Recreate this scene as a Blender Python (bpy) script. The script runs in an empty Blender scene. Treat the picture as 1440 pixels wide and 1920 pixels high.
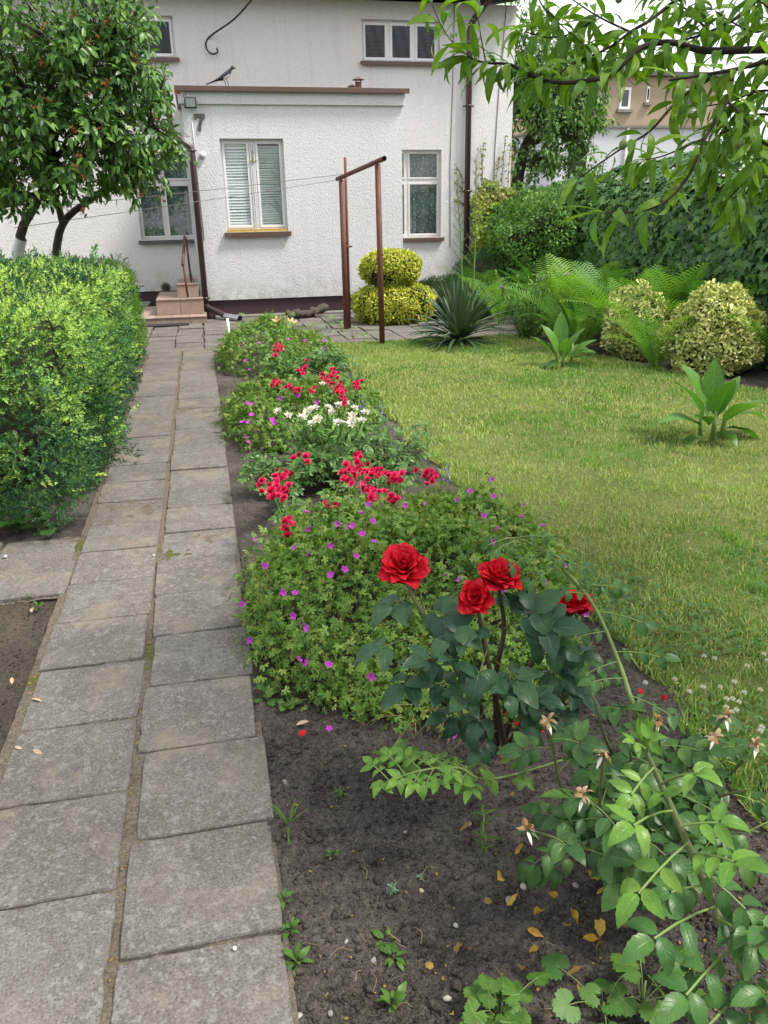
import bpy, math, random
import numpy as np
from mathutils import Vector, Matrix

S = bpy.context.scene
COL = S.collection
rng = np.random.default_rng(7)
random.seed(7)
R = math.radians

# ------------------------------------------------------------------ camera, sky, sun, exposure
CAMZ, FPX = 1.5, 1480.0
PITCH, ROLL, YAW = R(20.58), R(-1.096), R(12.18)
_f = np.array([math.sin(YAW)*math.cos(PITCH), math.cos(YAW)*math.cos(PITCH), -math.sin(PITCH)])
_r0 = np.array([math.cos(YAW), -math.sin(YAW), 0.0])
_u0 = np.cross(_r0, _f)
CA = math.cos(ROLL)*_r0 + math.sin(ROLL)*_u0
CB = -math.sin(ROLL)*_r0 + math.cos(ROLL)*_u0
CC = _f
CAM = np.array([0, 0, CAMZ])
cd = bpy.data.cameras.new('camera')
cam = bpy.data.objects.new('camera', cd); COL.objects.link(cam)
cd.sensor_fit = 'VERTICAL'; cd.sensor_height = 24.0; cd.sensor_width = 18.0
cd.lens = 24.0*FPX/1920.0
cd.clip_start = 0.02; cd.clip_end = 2000
cam.matrix_world = Matrix(((CA[0], CB[0], -CC[0], 0), (CA[1], CB[1], -CC[1], 0), (CA[2], CB[2], -CC[2], CAMZ), (0, 0, 0, 1)))
S.camera = cam

SUN_EL, SUN_AZ = R(57), R(116)          # azimuth clockwise from +Y (from the right)
world = bpy.data.worlds.new('World'); S.world = world; world.use_nodes = True
wn = world.node_tree; wn.nodes.clear()
w_out = wn.nodes.new('ShaderNodeOutputWorld'); w_bg = wn.nodes.new('ShaderNodeBackground')
w_sky = wn.nodes.new('ShaderNodeTexSky'); w_sky.sky_type = 'NISHITA'; w_sky.sun_disc = False
w_sky.sun_elevation = SUN_EL; w_sky.sun_rotation = SUN_AZ; w_sky.air_density = 1.0; w_sky.dust_density = 2.0
w_tc = wn.nodes.new('ShaderNodeTexCoord'); w_no = wn.nodes.new('ShaderNodeTexNoise'); w_no.inputs['Scale'].default_value = 3.0
w_no.inputs['Detail'].default_value = 6
w_rp = wn.nodes.new('ShaderNodeValToRGB')
w_rp.color_ramp.elements[0].position = 0.35; w_rp.color_ramp.elements[0].color = (0.55,)*3+(1,)
w_rp.color_ramp.elements[1].position = 0.6; w_rp.color_ramp.elements[1].color = (1, 1, 1, 1)
w_mx = wn.nodes.new('ShaderNodeMix'); w_mx.data_type = 'RGBA'
wn.links.new(w_tc.outputs['Generated'], w_no.inputs['Vector']); wn.links.new(w_no.outputs['Fac'], w_rp.inputs['Fac'])
wn.links.new(w_rp.outputs['Color'], w_mx.inputs['Factor']); wn.links.new(w_sky.outputs['Color'], w_mx.inputs[6])
w_mx.inputs[7].default_value = (8.8, 8.95, 9.3, 1)      # bright cloud cover
wn.links.new(w_mx.outputs[2], w_bg.inputs['Color']); w_bg.inputs['Strength'].default_value = 0.1
wn.links.new(w_bg.outputs['Background'], w_out.inputs['Surface'])

sl = bpy.data.lights.new('sun', 'SUN'); sun = bpy.data.objects.new('sun', sl); COL.objects.link(sun)
sl.energy = 2.9; sl.angle = R(12); sl.color = (1.0, 0.95, 0.86)
_sd = Vector((math.sin(SUN_AZ)*math.cos(SUN_EL), math.cos(SUN_AZ)*math.cos(SUN_EL), math.sin(SUN_EL)))
sun.rotation_euler = _sd.to_track_quat('Z', 'Y').to_euler()
S.view_settings.view_transform = 'Standard'; S.view_settings.look = 'None'
S.view_settings.exposure = 1.0; S.view_settings.gamma = 1.0; S.view_settings.use_curve_mapping = False
S.render.engine = 'CYCLES'
S.cycles.max_bounces = 6; S.cycles.transparent_max_bounces = 12; S.cycles.use_denoising = True

# ------------------------------------------------------------------ helpers: measuring from the survey of the place
def ray(px, py): return CC + CA*((px-720)/FPX) - CB*((py-960)/FPX)
def G(px, py, z=0.0):
    d = ray(px, py); return CAM + d*((z-CAMZ)/d[2])
def PY(px, py, Y):
    d = ray(px, py); return CAM + d*(Y/d[1])
def PT(px, py, t): return CAM + ray(px, py)*t
def proj(p):
    v = np.asarray(p)-CAM; d = v@CC
    return 720+FPX*(v@CA)/d, 960-FPX*(v@CB)/d, d

# ------------------------------------------------------------------ helpers: noise
def _hash(i, j, k):
    n = (i*374761393 + j*668265263 + k*2147483647 + 1013904223) & 0xffffffff
    n = ((n ^ (n >> 13))*1274126177) & 0xffffffff
    return ((n ^ (n >> 16)) & 0xffff)/65535.0
def vnoise(p):
    p = np.atleast_2d(np.asarray(p, float)); f = np.floor(p).astype(np.int64); w = p-f; w = w*w*(3-2*w)
    out = 0
    for a in (0, 1):
        for b in (0, 1):
            for c in (0, 1):
                h = _hash(f[:, 0]+a, f[:, 1]+b, f[:, 2]+c)
                out = out + h*(w[:, 0] if a else 1-w[:, 0])*(w[:, 1] if b else 1-w[:, 1])*(w[:, 2] if c else 1-w[:, 2])
    return out*2-1
def fbm(p, o=3):
    p = np.atleast_2d(np.asarray(p, float)); s = 0; a = 1.0; t = 0
    for i in range(o):
        s = s + a*vnoise(p*(2.03**i)+i*17.3); t += a; a *= .5
    return s/t

# ------------------------------------------------------------------ helpers: objects
def props(o, label=None, cat=None, group=None, kind=None):
    if label: o['label'] = label
    if cat: o['category'] = cat
    if group: o['group'] = group
    if kind: o['kind'] = kind
    return o
def thing(name, label, cat, loc=(0, 0, 0), group=None):
    o = bpy.data.objects.new(name, None); COL.objects.link(o); o.location = [float(v) for v in loc]
    o.empty_display_size = .05
    return props(o, label, cat, group)
def wloc(o):
    p = Vector((0, 0, 0))
    while o is not None: p += o.location; o = o.parent
    return p
def link(name, me, mat, parent=None, loc=None):
    """mesh whose vertices are world coordinates (no loc) or local ones (loc)"""
    o = bpy.data.objects.new(name, me); COL.objects.link(o)
    if mat is not None and not me.materials: me.materials.append(mat)
    base = Vector((0, 0, 0))
    if parent is not None: o.parent = parent; base = wloc(parent)
    o.location = (Vector(loc) if loc is not None else Vector((0, 0, 0)))-base
    return o
def put(name, me, M, parent, mat=None):
    o = bpy.data.objects.new(name, me); COL.objects.link(o)
    if mat is not None and not me.materials: me.materials.append(mat)
    M = Matrix([[float(x) for x in r] for r in M])
    if parent is not None:
        o.parent = parent; b = wloc(parent)
        M[0][3] -= b.x; M[1][3] -= b.y; M[2][3] -= b.z
    o.matrix_basis = M
    return o
def np_mesh(name, V, loops, tot, smooth=True, uv=None, rnd=None):
    me = bpy.data.meshes.new(name); V = np.ascontiguousarray(V, np.float32)
    me.vertices.add(len(V)); me.vertices.foreach_set('co', V.ravel())
    loops = np.ascontiguousarray(loops, np.int32); tot = np.ascontiguousarray(tot, np.int32)
    me.loops.add(len(loops)); me.loops.foreach_set('vertex_index', loops)
    me.polygons.add(len(tot)); st = np.zeros(len(tot), np.int32); st[1:] = np.cumsum(tot)[:-1]
    me.polygons.foreach_set('loop_start', st)
    try: me.polygons.foreach_set('loop_total', tot)
    except Exception: pass
    me.polygons.foreach_set('use_smooth', np.full(len(tot), bool(smooth)))
    if uv is not None:
        l = me.uv_layers.new(name='UVMap'); l.data.foreach_set('uv', np.ascontiguousarray(uv[loops], np.float32).ravel())
    if rnd is not None:
        a = me.attributes.new('rnd', 'FLOAT', 'POINT'); a.data.foreach_set('value', np.ascontiguousarray(rnd, np.float32))
    me.update(calc_edges=True); return me
class T:
    """a small template shape"""
    def __init__(s, V, Fc, uv=None):
        s.V = np.array(V, float); s.F = [tuple(f) for f in Fc]
        s.loops = np.array([i for f in s.F for i in f]); s.tot = np.array([len(f) for f in s.F])
        s.uv = np.array(uv, float) if uv is not None else np.zeros((len(s.V), 2)); s._me = {}
        s.L = float(np.ptp(s.V, axis=0).max())
    def mesh(s, name, mat):
        k = mat.name
        if k not in s._me:
            s._me[k] = np_mesh(name, s.V, s.loops, s.tot, True, s.uv); s._me[k].materials.append(mat)
        return s._me[k]
def merge(ts):
    V = []; Fc = []; uv = []; n = 0
    for t in ts:
        V.append(t.V); uv.append(t.uv); Fc += [tuple(i+n for i in f) for f in t.F]; n += len(t.V)
    return T(np.vstack(V), Fc, np.vstack(uv))
def tf(t, M):
    M = np.asarray(M); return T(t.V@M[:3, :3].T+M[:3, 3], t.F, t.uv)
def unit(v):
    v = np.asarray(v, float); return v/np.maximum(np.linalg.norm(v, axis=-1, keepdims=True), 1e-9)
def frames(P, D, N, s):
    """4x4 matrices: leaf axis +Y along D, face +Z near N"""
    P = np.atleast_2d(P); n = len(P); D = unit(np.broadcast_to(D, (n, 3))); N = np.broadcast_to(N, (n, 3))
    X = np.cross(D, N); b = np.linalg.norm(X, axis=1) < 1e-4
    if b.any(): X[b] = np.cross(D[b], [0.3, .5, .81])
    X = unit(X); Z = np.cross(X, D); s = np.broadcast_to(np.asarray(s, float), (n,))
    M = np.zeros((n, 4, 4)); M[:, :3, 0] = X*s[:, None]; M[:, :3, 1] = D*s[:, None]; M[:, :3, 2] = Z*s[:, None]
    M[:, :3, 3] = P; M[:, 3, 3] = 1
    return M
def batch(name, ts, M, mat, parent=None, rnd=None, kind=None):
    ts = ts if isinstance(ts, list) else [ts]; n = len(M)
    if n == 0: return None
    rnd = rng.random(n) if rnd is None else rnd
    pick = rng.integers(0, len(ts), n); Vs = []; Ls = []; Ts = []; Us = []; Rs = []; off = 0
    for k, t in enumerate(ts):
        m = M[pick == k]; c = len(m)
        if c == 0: continue
        V = np.einsum('nij,vj->nvi', m[:, :3, :3], t.V)+m[:, None, :3, 3]
        Vs.append(V.reshape(-1, 3)); nv = len(t.V)
        Ls.append((t.loops[None, :]+(np.arange(c)*nv)[:, None]+off).ravel()); Ts.append(np.tile(t.tot, c))
        Us.append(np.tile(t.uv, (c, 1))); Rs.append(np.repeat(rnd[pick == k], nv)); off += nv*c
    V = np.vstack(Vs); loc = None
    me = np_mesh(name, V, np.concatenate(Ls), np.concatenate(Ts), True, np.vstack(Us), np.concatenate(Rs))
    o = link(name, me, mat, parent)
    if kind: o['kind'] = kind
    return o
def foliage(parent, ts, M, mat, part='leaf', mass='leaves', nmax=300, minpx=10, rnd=None):
    """leaves that can be picked apart become parts (the nearest in view), the rest one mass"""
    ts = ts if isinstance(ts, list) else [ts]
    if len(M) == 0: return
    sc = np.linalg.norm(M[:, :3, 1], axis=1)*ts[0].L
    x, y, d = proj(M[:, :3, 3]); px = np.where(d > .05, sc*FPX/np.maximum(d, .05), 0)
    ok = (px >= minpx) & (x > -40) & (x < 1480) & (y > -40) & (y < 1960)
    order = np.argsort(np.where(ok, d-px*.004, 1e9)); k = min(nmax, int(ok.sum()))
    sel = order[:k]; rest = np.ones(len(M), bool); rest[sel] = False
    for i in sel: put(part, ts[int(rng.integers(0, len(ts)))].mesh(part, mat), M[i], parent)
    if rest.any():
        batch(mass, ts, M[rest], mat, parent, None if rnd is None else rnd[rest], 'stuff')
SMALL = {'leaf_stalks', 'hanging_stems', 'flower_stalks', 'stems', 'twigs', 'side_shoots', 'tendrils', 'dark_core', 'grille_bars', 'blind'}
class MB:
    """collects simple solids into one mesh"""
    def __init__(s): s.v = []; s.f = []
    def add(s, V, Fc):
        n = len(s.v); s.v += [tuple(float(c) for c in v) for v in V]; s.f += [tuple(i+n for i in f) for f in Fc]; return s
    def box(s, x0, x1, y0, y1, z0, z1, b=0.0):
        V = [(x, y, z) for z in (z0, z1) for y in (y0, y1) for x in (x0, x1)]
        return s.add(V, [(0, 2, 3, 1), (4, 5, 7, 6), (0, 1, 5, 4), (2, 6, 7, 3), (0, 4, 6, 2), (1, 3, 7, 5)])
    def tube(s, pts, r, k=8, cap=True):
        P = np.array(pts, float); n = len(P); r = np.broadcast_to(np.asarray(r, float), (n,))
        d = np.gradient(P, axis=0); d = unit(d); u = np.array([0, 0, 1.0]) if abs(d[0][2]) < .9 else np.array([1.0, 0, 0])
        V = []
        for i in range(n):
            a = unit(np.cross(d[i], u)); u = np.cross(a, d[i])
            for j in range(k):
                t = 2*math.pi*j/k; V.append(P[i]+r[i]*(math.cos(t)*a+math.sin(t)*u))
        Fc = [(i*k+j, i*k+(j+1) % k, (i+1)*k+(j+1) % k, (i+1)*k+j) for i in range(n-1) for j in range(k)]
        if cap: Fc += [tuple(range(k))[::-1], tuple((n-1)*k+j for j in range(k))]
        return s.add(V, Fc)
    def quad(s, *p): return s.add(p, [tuple(range(len(p)))])
    def mesh(s, name, smooth=False):
        me = bpy.data.meshes.new(name); me.from_pydata(s.v, [], s.f)
        me.polygons.foreach_set('use_smooth', [smooth]*len(me.polygons)); me.update(); return me
    def build(s, name, mat, parent=None, smooth=False, bevel=0.0):
        if not s.v: return None
        o = link(name, s.mesh(name, smooth), mat, parent)
        if name in SMALL: o['kind'] = 'stuff'
        if bevel:
            m = o.modifiers.new('bevel', 'BEVEL'); m.width = bevel; m.segments = 2; m.limit_method = 'ANGLE'
        return o
def smooth_line(pts, n=12):
    """Catmull-Rom through the points"""
    P = np.array(pts, float); P = np.vstack([2*P[0]-P[1], P, 2*P[-1]-P[-2]]); out = []
    m = len(P)-3
    for i in range(m):
        for t in np.linspace(0, 1, max(2, n//m), endpoint=(i == m-1)):
            a, b, c, d = P[i:i+4]
            out.append(.5*((2*b)+(-a+c)*t+(2*a-5*b+4*c-d)*t*t+(-a+3*b-3*c+d)*t**3))
    return np.array(out)
# ------------------------------------------------------------------ materials
class N:
    def __init__(s, name):
        s.m = bpy.data.materials.new(name); s.m.use_nodes = True; s.t = s.m.node_tree; s.t.nodes.clear()
        s.out = s.t.nodes.new('ShaderNodeOutputMaterial')
    def n(s, typ, **k):
        o = s.t.nodes.new('ShaderNode'+typ)
        for a, b in k.items():
            if a.startswith('i_'): o.inputs[a[2:].replace('_', ' ')].default_value = b
            else: setattr(o, a, b)
        return o
    def l(s, a, b): s.t.links.new(a, b)
    def coord(s, which='Object'): return s.n('TexCoord').outputs[which]
    def pos(s): return s.n('NewGeometry').outputs['Position']
    def noise(s, vec, scale, detail=3, rough=.55, dist=0):
        o = s.n('TexNoise'); s.l(vec, o.inputs['Vector']); o.inputs['Scale'].default_value = scale
        o.inputs['Detail'].default_value = detail; o.inputs['Roughness'].default_value = rough; o.inputs['Distortion'].default_value = dist
        return o.outputs['Fac']
    def voro(s, vec, scale, feature='F1'):
        o = s.n('TexVoronoi', feature=feature); s.l(vec, o.inputs['Vector']); o.inputs['Scale'].default_value = scale; return o.outputs['Distance']
    def ramp(s, fac, stops):
        o = s.n('ValToRGB'); e = o.color_ramp.elements
        while len(e) < len(stops): e.new(.5)
        for q, (p, c) in zip(e, stops):
            q.position = p; q.color = (c, c, c, 1) if isinstance(c, (int, float)) else tuple(c)+(1,)
        s.l(fac, o.inputs['Fac']); return o.outputs['Color']
    def mix(s, fac, a, b, mode='MIX'):
        o = s.n('Mix', data_type='RGBA', blend_type=mode)
        for v, i in ((fac, 0), (a, 6), (b, 7)):
            if hasattr(v, 'is_output') or hasattr(v, 'links'): s.l(v, o.inputs[i])
            elif i == 0: o.inputs[0].default_value = v
            else: o.inputs[i].default_value = tuple(v)+(1,) if len(v) == 3 else v
        return o.outputs[2]
    def math(s, op, a, b=None):
        o = s.n('Math', operation=op)
        for v, i in ((a, 0), (b, 1)):
            if v is None: continue
            if hasattr(v, 'links'): s.l(v, o.inputs[i])
            else: o.inputs[i].default_value = v
        return o.outputs[0]
    def bump(s, h, strength=.3, dist=.01):
        o = s.n('Bump'); s.l(h, o.inputs['Height']); o.inputs['Strength'].default_value = strength; o.inputs['Distance'].default_value = dist
        return o.outputs['Normal']
    def prin(s, col, rough=.7, spec=.4, normal=None, metal=0):
        o = s.n('BsdfPrincipled')
        if hasattr(col, 'links'): s.l(col, o.inputs['Base Color'])
        else: o.inputs['Base Color'].default_value = tuple(col)+(1,)
        if hasattr(rough, 'links'): s.l(rough, o.inputs['Roughness'])
        else: o.inputs['Roughness'].default_value = rough
        o.inputs['Specular IOR Level'].default_value = spec; o.inputs['Metallic'].default_value = metal
        if normal is not None: s.l(normal, o.inputs['Normal'])
        return o.outputs['BSDF']
    def done(s, sh): s.l(sh, s.out.inputs['Surface']); return s.m
def plain(name, col, rough=.6, spec=.4, var=.15, scale=8, bump=0, metal=0):
    k = N(name); p = k.coord('Object'); f = k.noise(p, scale, 4)
    c = k.mix(f, [v*(1-var) for v in col], [min(1, v*(1+var)) for v in col])
    nm = k.bump(k.noise(p, scale*12, 3), bump, .004) if bump else None
    return k.done(k.prin(c, rough, spec, nm, metal))
BR = {'juniper_foliage': 2.0, 'hedge_foliage': 1.15, 'lilac_leaf': 1.35, 'climber_leaf': 1.15, 'grass_blade': 1.5, 'geranium_leaf': 1.25, 'cherry_leaf': 1.7, 'fern_frond': 1.05, 'small_red_petal': 1.2, 'geranium_petal': 1.15, 'cream_petal': .85, 'dark_rose_leaf': .8, 'rose_leaf': .76, 'climbing_rose_leaf': .72, 'young_rose_leaf': .85, 'peach_leaf': 1.1, 'clover_leaf': .8, 'weed_leaf': .65, 'light_shrub_leaf': 1.2, 'blue_green_leaf': .8, 'canna_leaf': .85, 'golden_euonymus_leaf': 1.05, 'fallen_leaf': .7, 'yellow_fallen_leaf': .8, 'withered_petal': .8, 'red_rose_petal': 1.4, 'lily_petal': .8, 'yucca_blade': .9, 'wall_creeper_leaf': 1.0}
def leafmat(name, stops, trans=.3, rough=.45, spec=.35, vein=0, tint=(1.15, 1.25, .55)):
    stops = [tuple(min(.9, c*BR.get(name, 1.0)) for c in s_) for s_ in stops]; spec = min(spec, .3) if name not in ('lilac_leaf',) else .45
    """leaf: colour differs from leaf to leaf; light also comes through the blade"""
    k = N(name)
    a = k.n('Attribute', attribute_name='rnd').outputs['Fac']; o = k.n('ObjectInfo').outputs['Random']
    f = k.math('FRACT', k.math('ADD', a, o))
    c = k.ramp(f, [(i/(len(stops)-1), s_) for i, s_ in enumerate(stops)])
    nm = None
    if vein:
        uv = k.n('TexCoord').outputs['UV']; sp = k.n('SeparateXYZ'); k.l(uv, sp.inputs[0])
        u = k.math('ABSOLUTE', k.math('SUBTRACT', sp.outputs[0], .5)); v = sp.outputs[1]
        side = k.math('SINE', k.math('MULTIPLY', k.math('SUBTRACT', v, k.math('MULTIPLY', u, .55)), 48.0))
        mid = k.ramp(u, [(0, 1), (.045, 0)])
        sv = k.ramp(side, [(.86, 0), (1, 1)])
        vv = k.math('MAXIMUM', mid, k.math('MULTIPLY', sv, .45))
        c = k.mix(k.math('MULTIPLY', vv, vein), c, [min(1, q*1.9+.02) for q in stops[len(stops)//2]])
        nm = k.bump(k.math('MULTIPLY', vv, -1), .35, .002)
        ps = k.pos(); mt = k.noise(ps, 55, 4, .6); c = k.mix(k.ramp(mt, [(.35, .4), (.55, 0)]), c, [q*.5 for q in stops[0]]); sp_ = k.noise(ps, 130, 2, .5); c = k.mix(k.ramp(sp_, [(.70, 0), (.75, .8)]), c, (.12, .075, .025))
    if name == 'red_rose_petal':
        uv = k.n('TexCoord').outputs['UV']; sp = k.n('SeparateXYZ'); k.l(uv, sp.inputs[0]); ed = k.noise(k.pos(), 90, 4, .7)
        c = k.mix(k.ramp(sp.outputs[1], [(0, .55), (.5, 0)]), c, [q*.35 for q in stops[0]]); c = k.mix(k.math('MULTIPLY', k.ramp(sp.outputs[1], [(.8, 0), (1, .6)]), k.ramp(ed, [(.45, 0), (.62, 1)])), c, (.62, .10, .12))
        spec = .12; rough = .65
    d = k.prin(c, rough, spec, nm)
    tr = k.n('BsdfTranslucent'); k.l(k.mix(1.0, c, tint, 'MULTIPLY'), tr.inputs['Color'])
    mx = k.n('MixShader'); mx.inputs[0].default_value = trans; k.l(d, mx.inputs[1]); k.l(tr.outputs[0], mx.inputs[2])
    return k.done(mx.outputs[0])

M = {}
# stucco
def stucco(name, a, b, sc=1.0):
    k = N(name); p = k.pos()
    mp = k.n('Mapping'); mp.inputs['Scale'].default_value = (1, 1, .6); k.l(p, mp.inputs['Vector'])
    n1 = k.noise(mp.outputs[0], 42*sc, 4, .6, .6); n2 = k.noise(p, 1.1, 5, .6); st = k.n('Mapping'); st.inputs['Scale'].default_value = (9, 9, .5); k.l(p, st.inputs['Vector'])
    streak = k.noise(st.outputs[0], 1.0, 4, .6)
    c = k.mix(n2, a, b); c = k.mix(k.ramp(streak, [(.54, 0), (.8, .32)]), c, [v*.72 for v in a])
    c = k.mix(k.ramp(n1, [(.3, .3), (.5, 0)]), c, [v*.5 for v in a])
    sz = k.n('SeparateXYZ'); k.l(p, sz.inputs[0]); base = k.ramp(sz.outputs[2], [(.27, .6), (.75, 0)]); c = k.mix(k.math('MULTIPLY', base, k.ramp(k.noise(p, 7, 5, .65), [(.38, 0), (.62, 1)])), c, (.33, .29, .25))   # splashed dirt above the plinth
    pt = k.noise(p, .55, 5, .6); c = k.mix(k.ramp(pt, [(.52, 0), (.68, .22)]), c, [v*.78 for v in a])
    hgt = k.ramp(n1, [(.35, 0), (.62, 1)])
    return k.done(k.prin(c, .9, .2, k.bump(hgt, .6, .010)))
M['stucco'] = stucco('stucco_porch', (.66, .66, .668), (.74, .74, .745), 1.7)
M['stucco2'] = stucco('stucco_main', (.67, .655, .64), (.75, .74, .73), 1.5)
M['plinth'] = plain('plinth_paint', (.055, .028, .034), .55, .4, .2, 6, .2)
M['sheet'] = plain('brown_sheet_metal', (.11, .065, .05), .45, .5, .15, 5)
M['pipe'] = plain('brown_pipe', (.05, .026, .026), .35, .5, .15, 3)
M['whitewood'] = plain('white_window_paint', (.74, .74, .75), .45, .4, .05, 9, .05)
M['oldwood'] = plain('weathered_window_paint', (.68, .66, .64), .6, .3, .12, 14, .2)
M['slat'] = plain('blind_slat', (.92, .94, .93), .5, .4, .08, 20)
M['slat2'] = plain('blind_slat_green', (.46, .5, .48), .5, .4, .08, 20)
M['yellow'] = plain('yellow_sill_paint', (.5, .33, .07), .6, .3, .25, 20, .2)
M['dark'] = plain('dark_interior', (.03, .032, .035), .9, .1)
M['room'] = plain('room_wall', (.10, .10, .10), .9, .1)
M['black'] = plain('black_metal', (.02, .02, .022), .5, .4)
M['grey'] = plain('grey_metal', (.09, .085, .085), .5, .4)
M['lampglass'] = plain('lamp_glass', (.2, .22, .2), .15, .5)
M['zinc'] = plain('zinc', (.42, .43, .45), .35, .5, .15, 12, 0, .8)
M['white'] = plain('white_plastic', (.72, .72, .72), .5, .4, .06)
M['concrete'] = plain('grey_concrete', (.2, .185, .17), .9, .2, .3, 9, .5)
def _rust():
    k = N('rusty_paint'); p = k.coord('Object'); f = k.noise(p, 9, 5, .65)
    c = k.ramp(f, [(.3, (.085, .036, .024)), (.55, (.135, .05, .032)), (.75, (.2, .075, .035))])
    return k.done(k.prin(c, .65, .35, k.bump(f, .3, .004)))
M['rust'] = _rust()
def _glass():
    k = N('window_glass'); g = k.n('BsdfGlossy'); g.inputs['Roughness'].default_value = .015; g.inputs['Color'].default_value = (1, 1, 1, 1)
    t = k.n('BsdfTransparent'); t.inputs['Color'].default_value = (.88, .92, .91, 1); lw = k.n('LayerWeight'); lw.inputs['Blend'].default_value = .5
    f = k.math('ADD', k.math('MULTIPLY', k.math('POWER', lw.outputs['Facing'], 4.0), .7), .15)
    mx = k.n('MixShader'); k.l(f, mx.inputs[0]); k.l(t.outputs[0], mx.inputs[1]); k.l(g.outputs[0], mx.inputs[2]); return k.done(mx.outputs[0])
M['glass'] = _glass()
def _lace():
    k = N('lace_curtain'); p = k.coord('Object'); v = k.voro(p, 22); n = k.noise(p, 9, 4)
    f = k.math('ADD', k.ramp(v, [(.2, 1), (.42, 0)]), k.ramp(n, [(.45, 0), (.7, .5)]))
    c = k.mix(f, (.13, .17, .18), (.40, .45, .45)); return k.done(k.prin(c, .9, .1))
M['lace'] = _lace()
def _tile():
    k = N('step_tile'); p = k.pos(); n = k.noise(p, 12, 5, .6); o = k.n('ObjectInfo').outputs['Random']
    c = k.ramp(k.math('ADD', k.math('MULTIPLY', n, .7), k.math('MULTIPLY', o, .3)), [(.25, (.235, .165, .13)), (.5, (.305, .22, .175)), (.75, (.36, .275, .225))])
    return k.done(k.prin(c, .45, .4))
M['tile'] = _tile()
def _slab():
    k = N('concrete_slab'); p = k.pos(); o = k.n('ObjectInfo').outputs['Random']
    big = k.noise(p, 2.6, 5, .65); mid = k.noise(p, 18, 6, .7); fine = k.noise(p, 150, 4, .8); fl = k.noise(p, 48, 2, .5); st = k.noise(p, 6.5, 5, .7)
    c = k.ramp(big, [(.3, (.11, .099, .086)), (.5, (.15, .137, .121)), (.72, (.19, .177, .16))])
    c = k.mix(k.ramp(mid, [(.36, .6), (.54, 0)]), c, (.098, .088, .076))
    c = k.mix(k.ramp(fl, [(.54, 0), (.70, .5)]), c, (.27, .262, .25))
    c = k.mix(k.ramp(fine, [(.36, .85), (.49, 0)]), c, (.06, .053, .046)); c = k.mix(k.ramp(fine, [(.56, 0), (.66, .7)]), c, (.30, .288, .27))
    c = k.mix(k.ramp(st, [(.60, 0), (.68, .5)]), c, (.085, .077, .066))
    sp = k.voro(p, 60); c = k.mix(k.ramp(sp, [(.03, .7), (.07, 0)]), c, (.46, .45, .44))
    warm = k.noise(p, 3.3, 5, .7); c = k.mix(k.ramp(warm, [(.53, 0), (.66, .6)]), c, (.225, .185, .14))
    c = k.mix(1.0, c, k.ramp(o, [(0, .88), (.5, .96), (1, 1.0)]), 'MULTIPLY')
    h = k.math('ADD', k.math('MULTIPLY', mid, .5), k.math('MULTIPLY', fine, .6))
    return k.done(k.prin(c, .92, .2, k.bump(h, .5, .006)))
M['slab'] = _slab()
def _soil(name, stops, bumpk=.8):
    k = N(name); p = k.pos(); a = k.noise(p, 2.2, 4, .6); b = k.noise(p, 55, 6, .75, .6); f = k.noise(p, 210, 3, .75)
    c = k.ramp(k.math('ADD', k.math('MULTIPLY', a, .45), k.math('MULTIPLY', b, .55)), stops)
    c = k.mix(k.ramp(f, [(.56, 0), (.68, .75)]), c, [min(1, v*2.4) for v in stops[1][1]])
    c = k.mix(k.ramp(f, [(.34, .8), (.46, 0)]), c, [v*.5 for v in stops[0][1]])
    h = k.math('ADD', k.math('MULTIPLY', b, .9), k.math('MULTIPLY', f, .5))
    return k.done(k.prin(c, .95, .12, k.bump(h, bumpk, .02)))
M['soil'] = _soil('garden_soil', [(.36, (.026, .021, .018)), (.5, (.08, .069, .06)), (.64, (.165, .144, .126))])
M['dirt'] = _soil('trodden_dirt', [(.34, (.04, .032, .025)), (.5, (.078, .064, .05)), (.66, (.13, .11, .088))])
def _sand():
    k = N('sandy_joint'); p = k.pos(); a = k.noise(p, 5, 4); b = k.noise(p, 110, 4, .7); ms = k.noise(p, 2.6, 4, .65)
    c = k.ramp(b, [(.3, (.07, .058, .046)), (.5, (.135, .112, .088)), (.7, (.2, .172, .14))])
    c = k.mix(k.ramp(ms, [(.56, 0), (.64, .85)]), c, (.075, .085, .018)); c = k.mix(k.ramp(a, [(.62, 0), (.72, .6)]), c, (.05, .04, .03))
    return k.done(k.prin(c, .95, .15, k.bump(b, .8, .012)))
M['sand'] = _sand()
def _lawn():
    k = N('lawn_ground'); p = k.pos(); a = k.noise(p, 1.4, 4, .6); b = k.noise(p, 60, 4, .7)
    c = k.ramp(a, [(.35, (.08, .115, .03)), (.6, (.15, .165, .055))]); c = k.mix(k.ramp(b, [(.35, .6), (.55, 0)]), c, (.06, .055, .025))
    return k.done(k.prin(c, .95, .1, k.bump(b, .8, .02)))
M['lawnground'] = _lawn()
M['ground'] = _soil('open_ground', [(.3, (.06, .065, .03)), (.5, (.10, .10, .05)), (.7, (.15, .13, .08))], .3)
def _bark(name, a, b):
    k = N(name); p = k.coord('Object'); mp = k.n('Mapping'); mp.inputs['Scale'].default_value = (1, 1, .35); k.l(p, mp.inputs['Vector'])
    f = k.noise(mp.outputs[0], 35, 5, .65); return k.done(k.prin(k.mix(f, a, b), .9, .2, k.bump(f, .7, .01)))
M['bark'] = _bark('bark', (.035, .028, .022), (.12, .10, .08)); M['darkbark'] = _bark('dark_bark', (.018, .014, .012), (.055, .045, .038))
M['greenstem'] = plain('green_stem', (.13, .2, .05), .5, .4, .3, 20); M['cane'] = plain('rose_cane', (.09, .11, .04), .5, .4, .35, 14)
M['redcane'] = plain('old_rose_cane', (.06, .045, .03), .7, .3, .4, 14, .4)
M['straw'] = plain('dry_straw', (.3, .23, .12), .8, .2, .3, 20)
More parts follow.
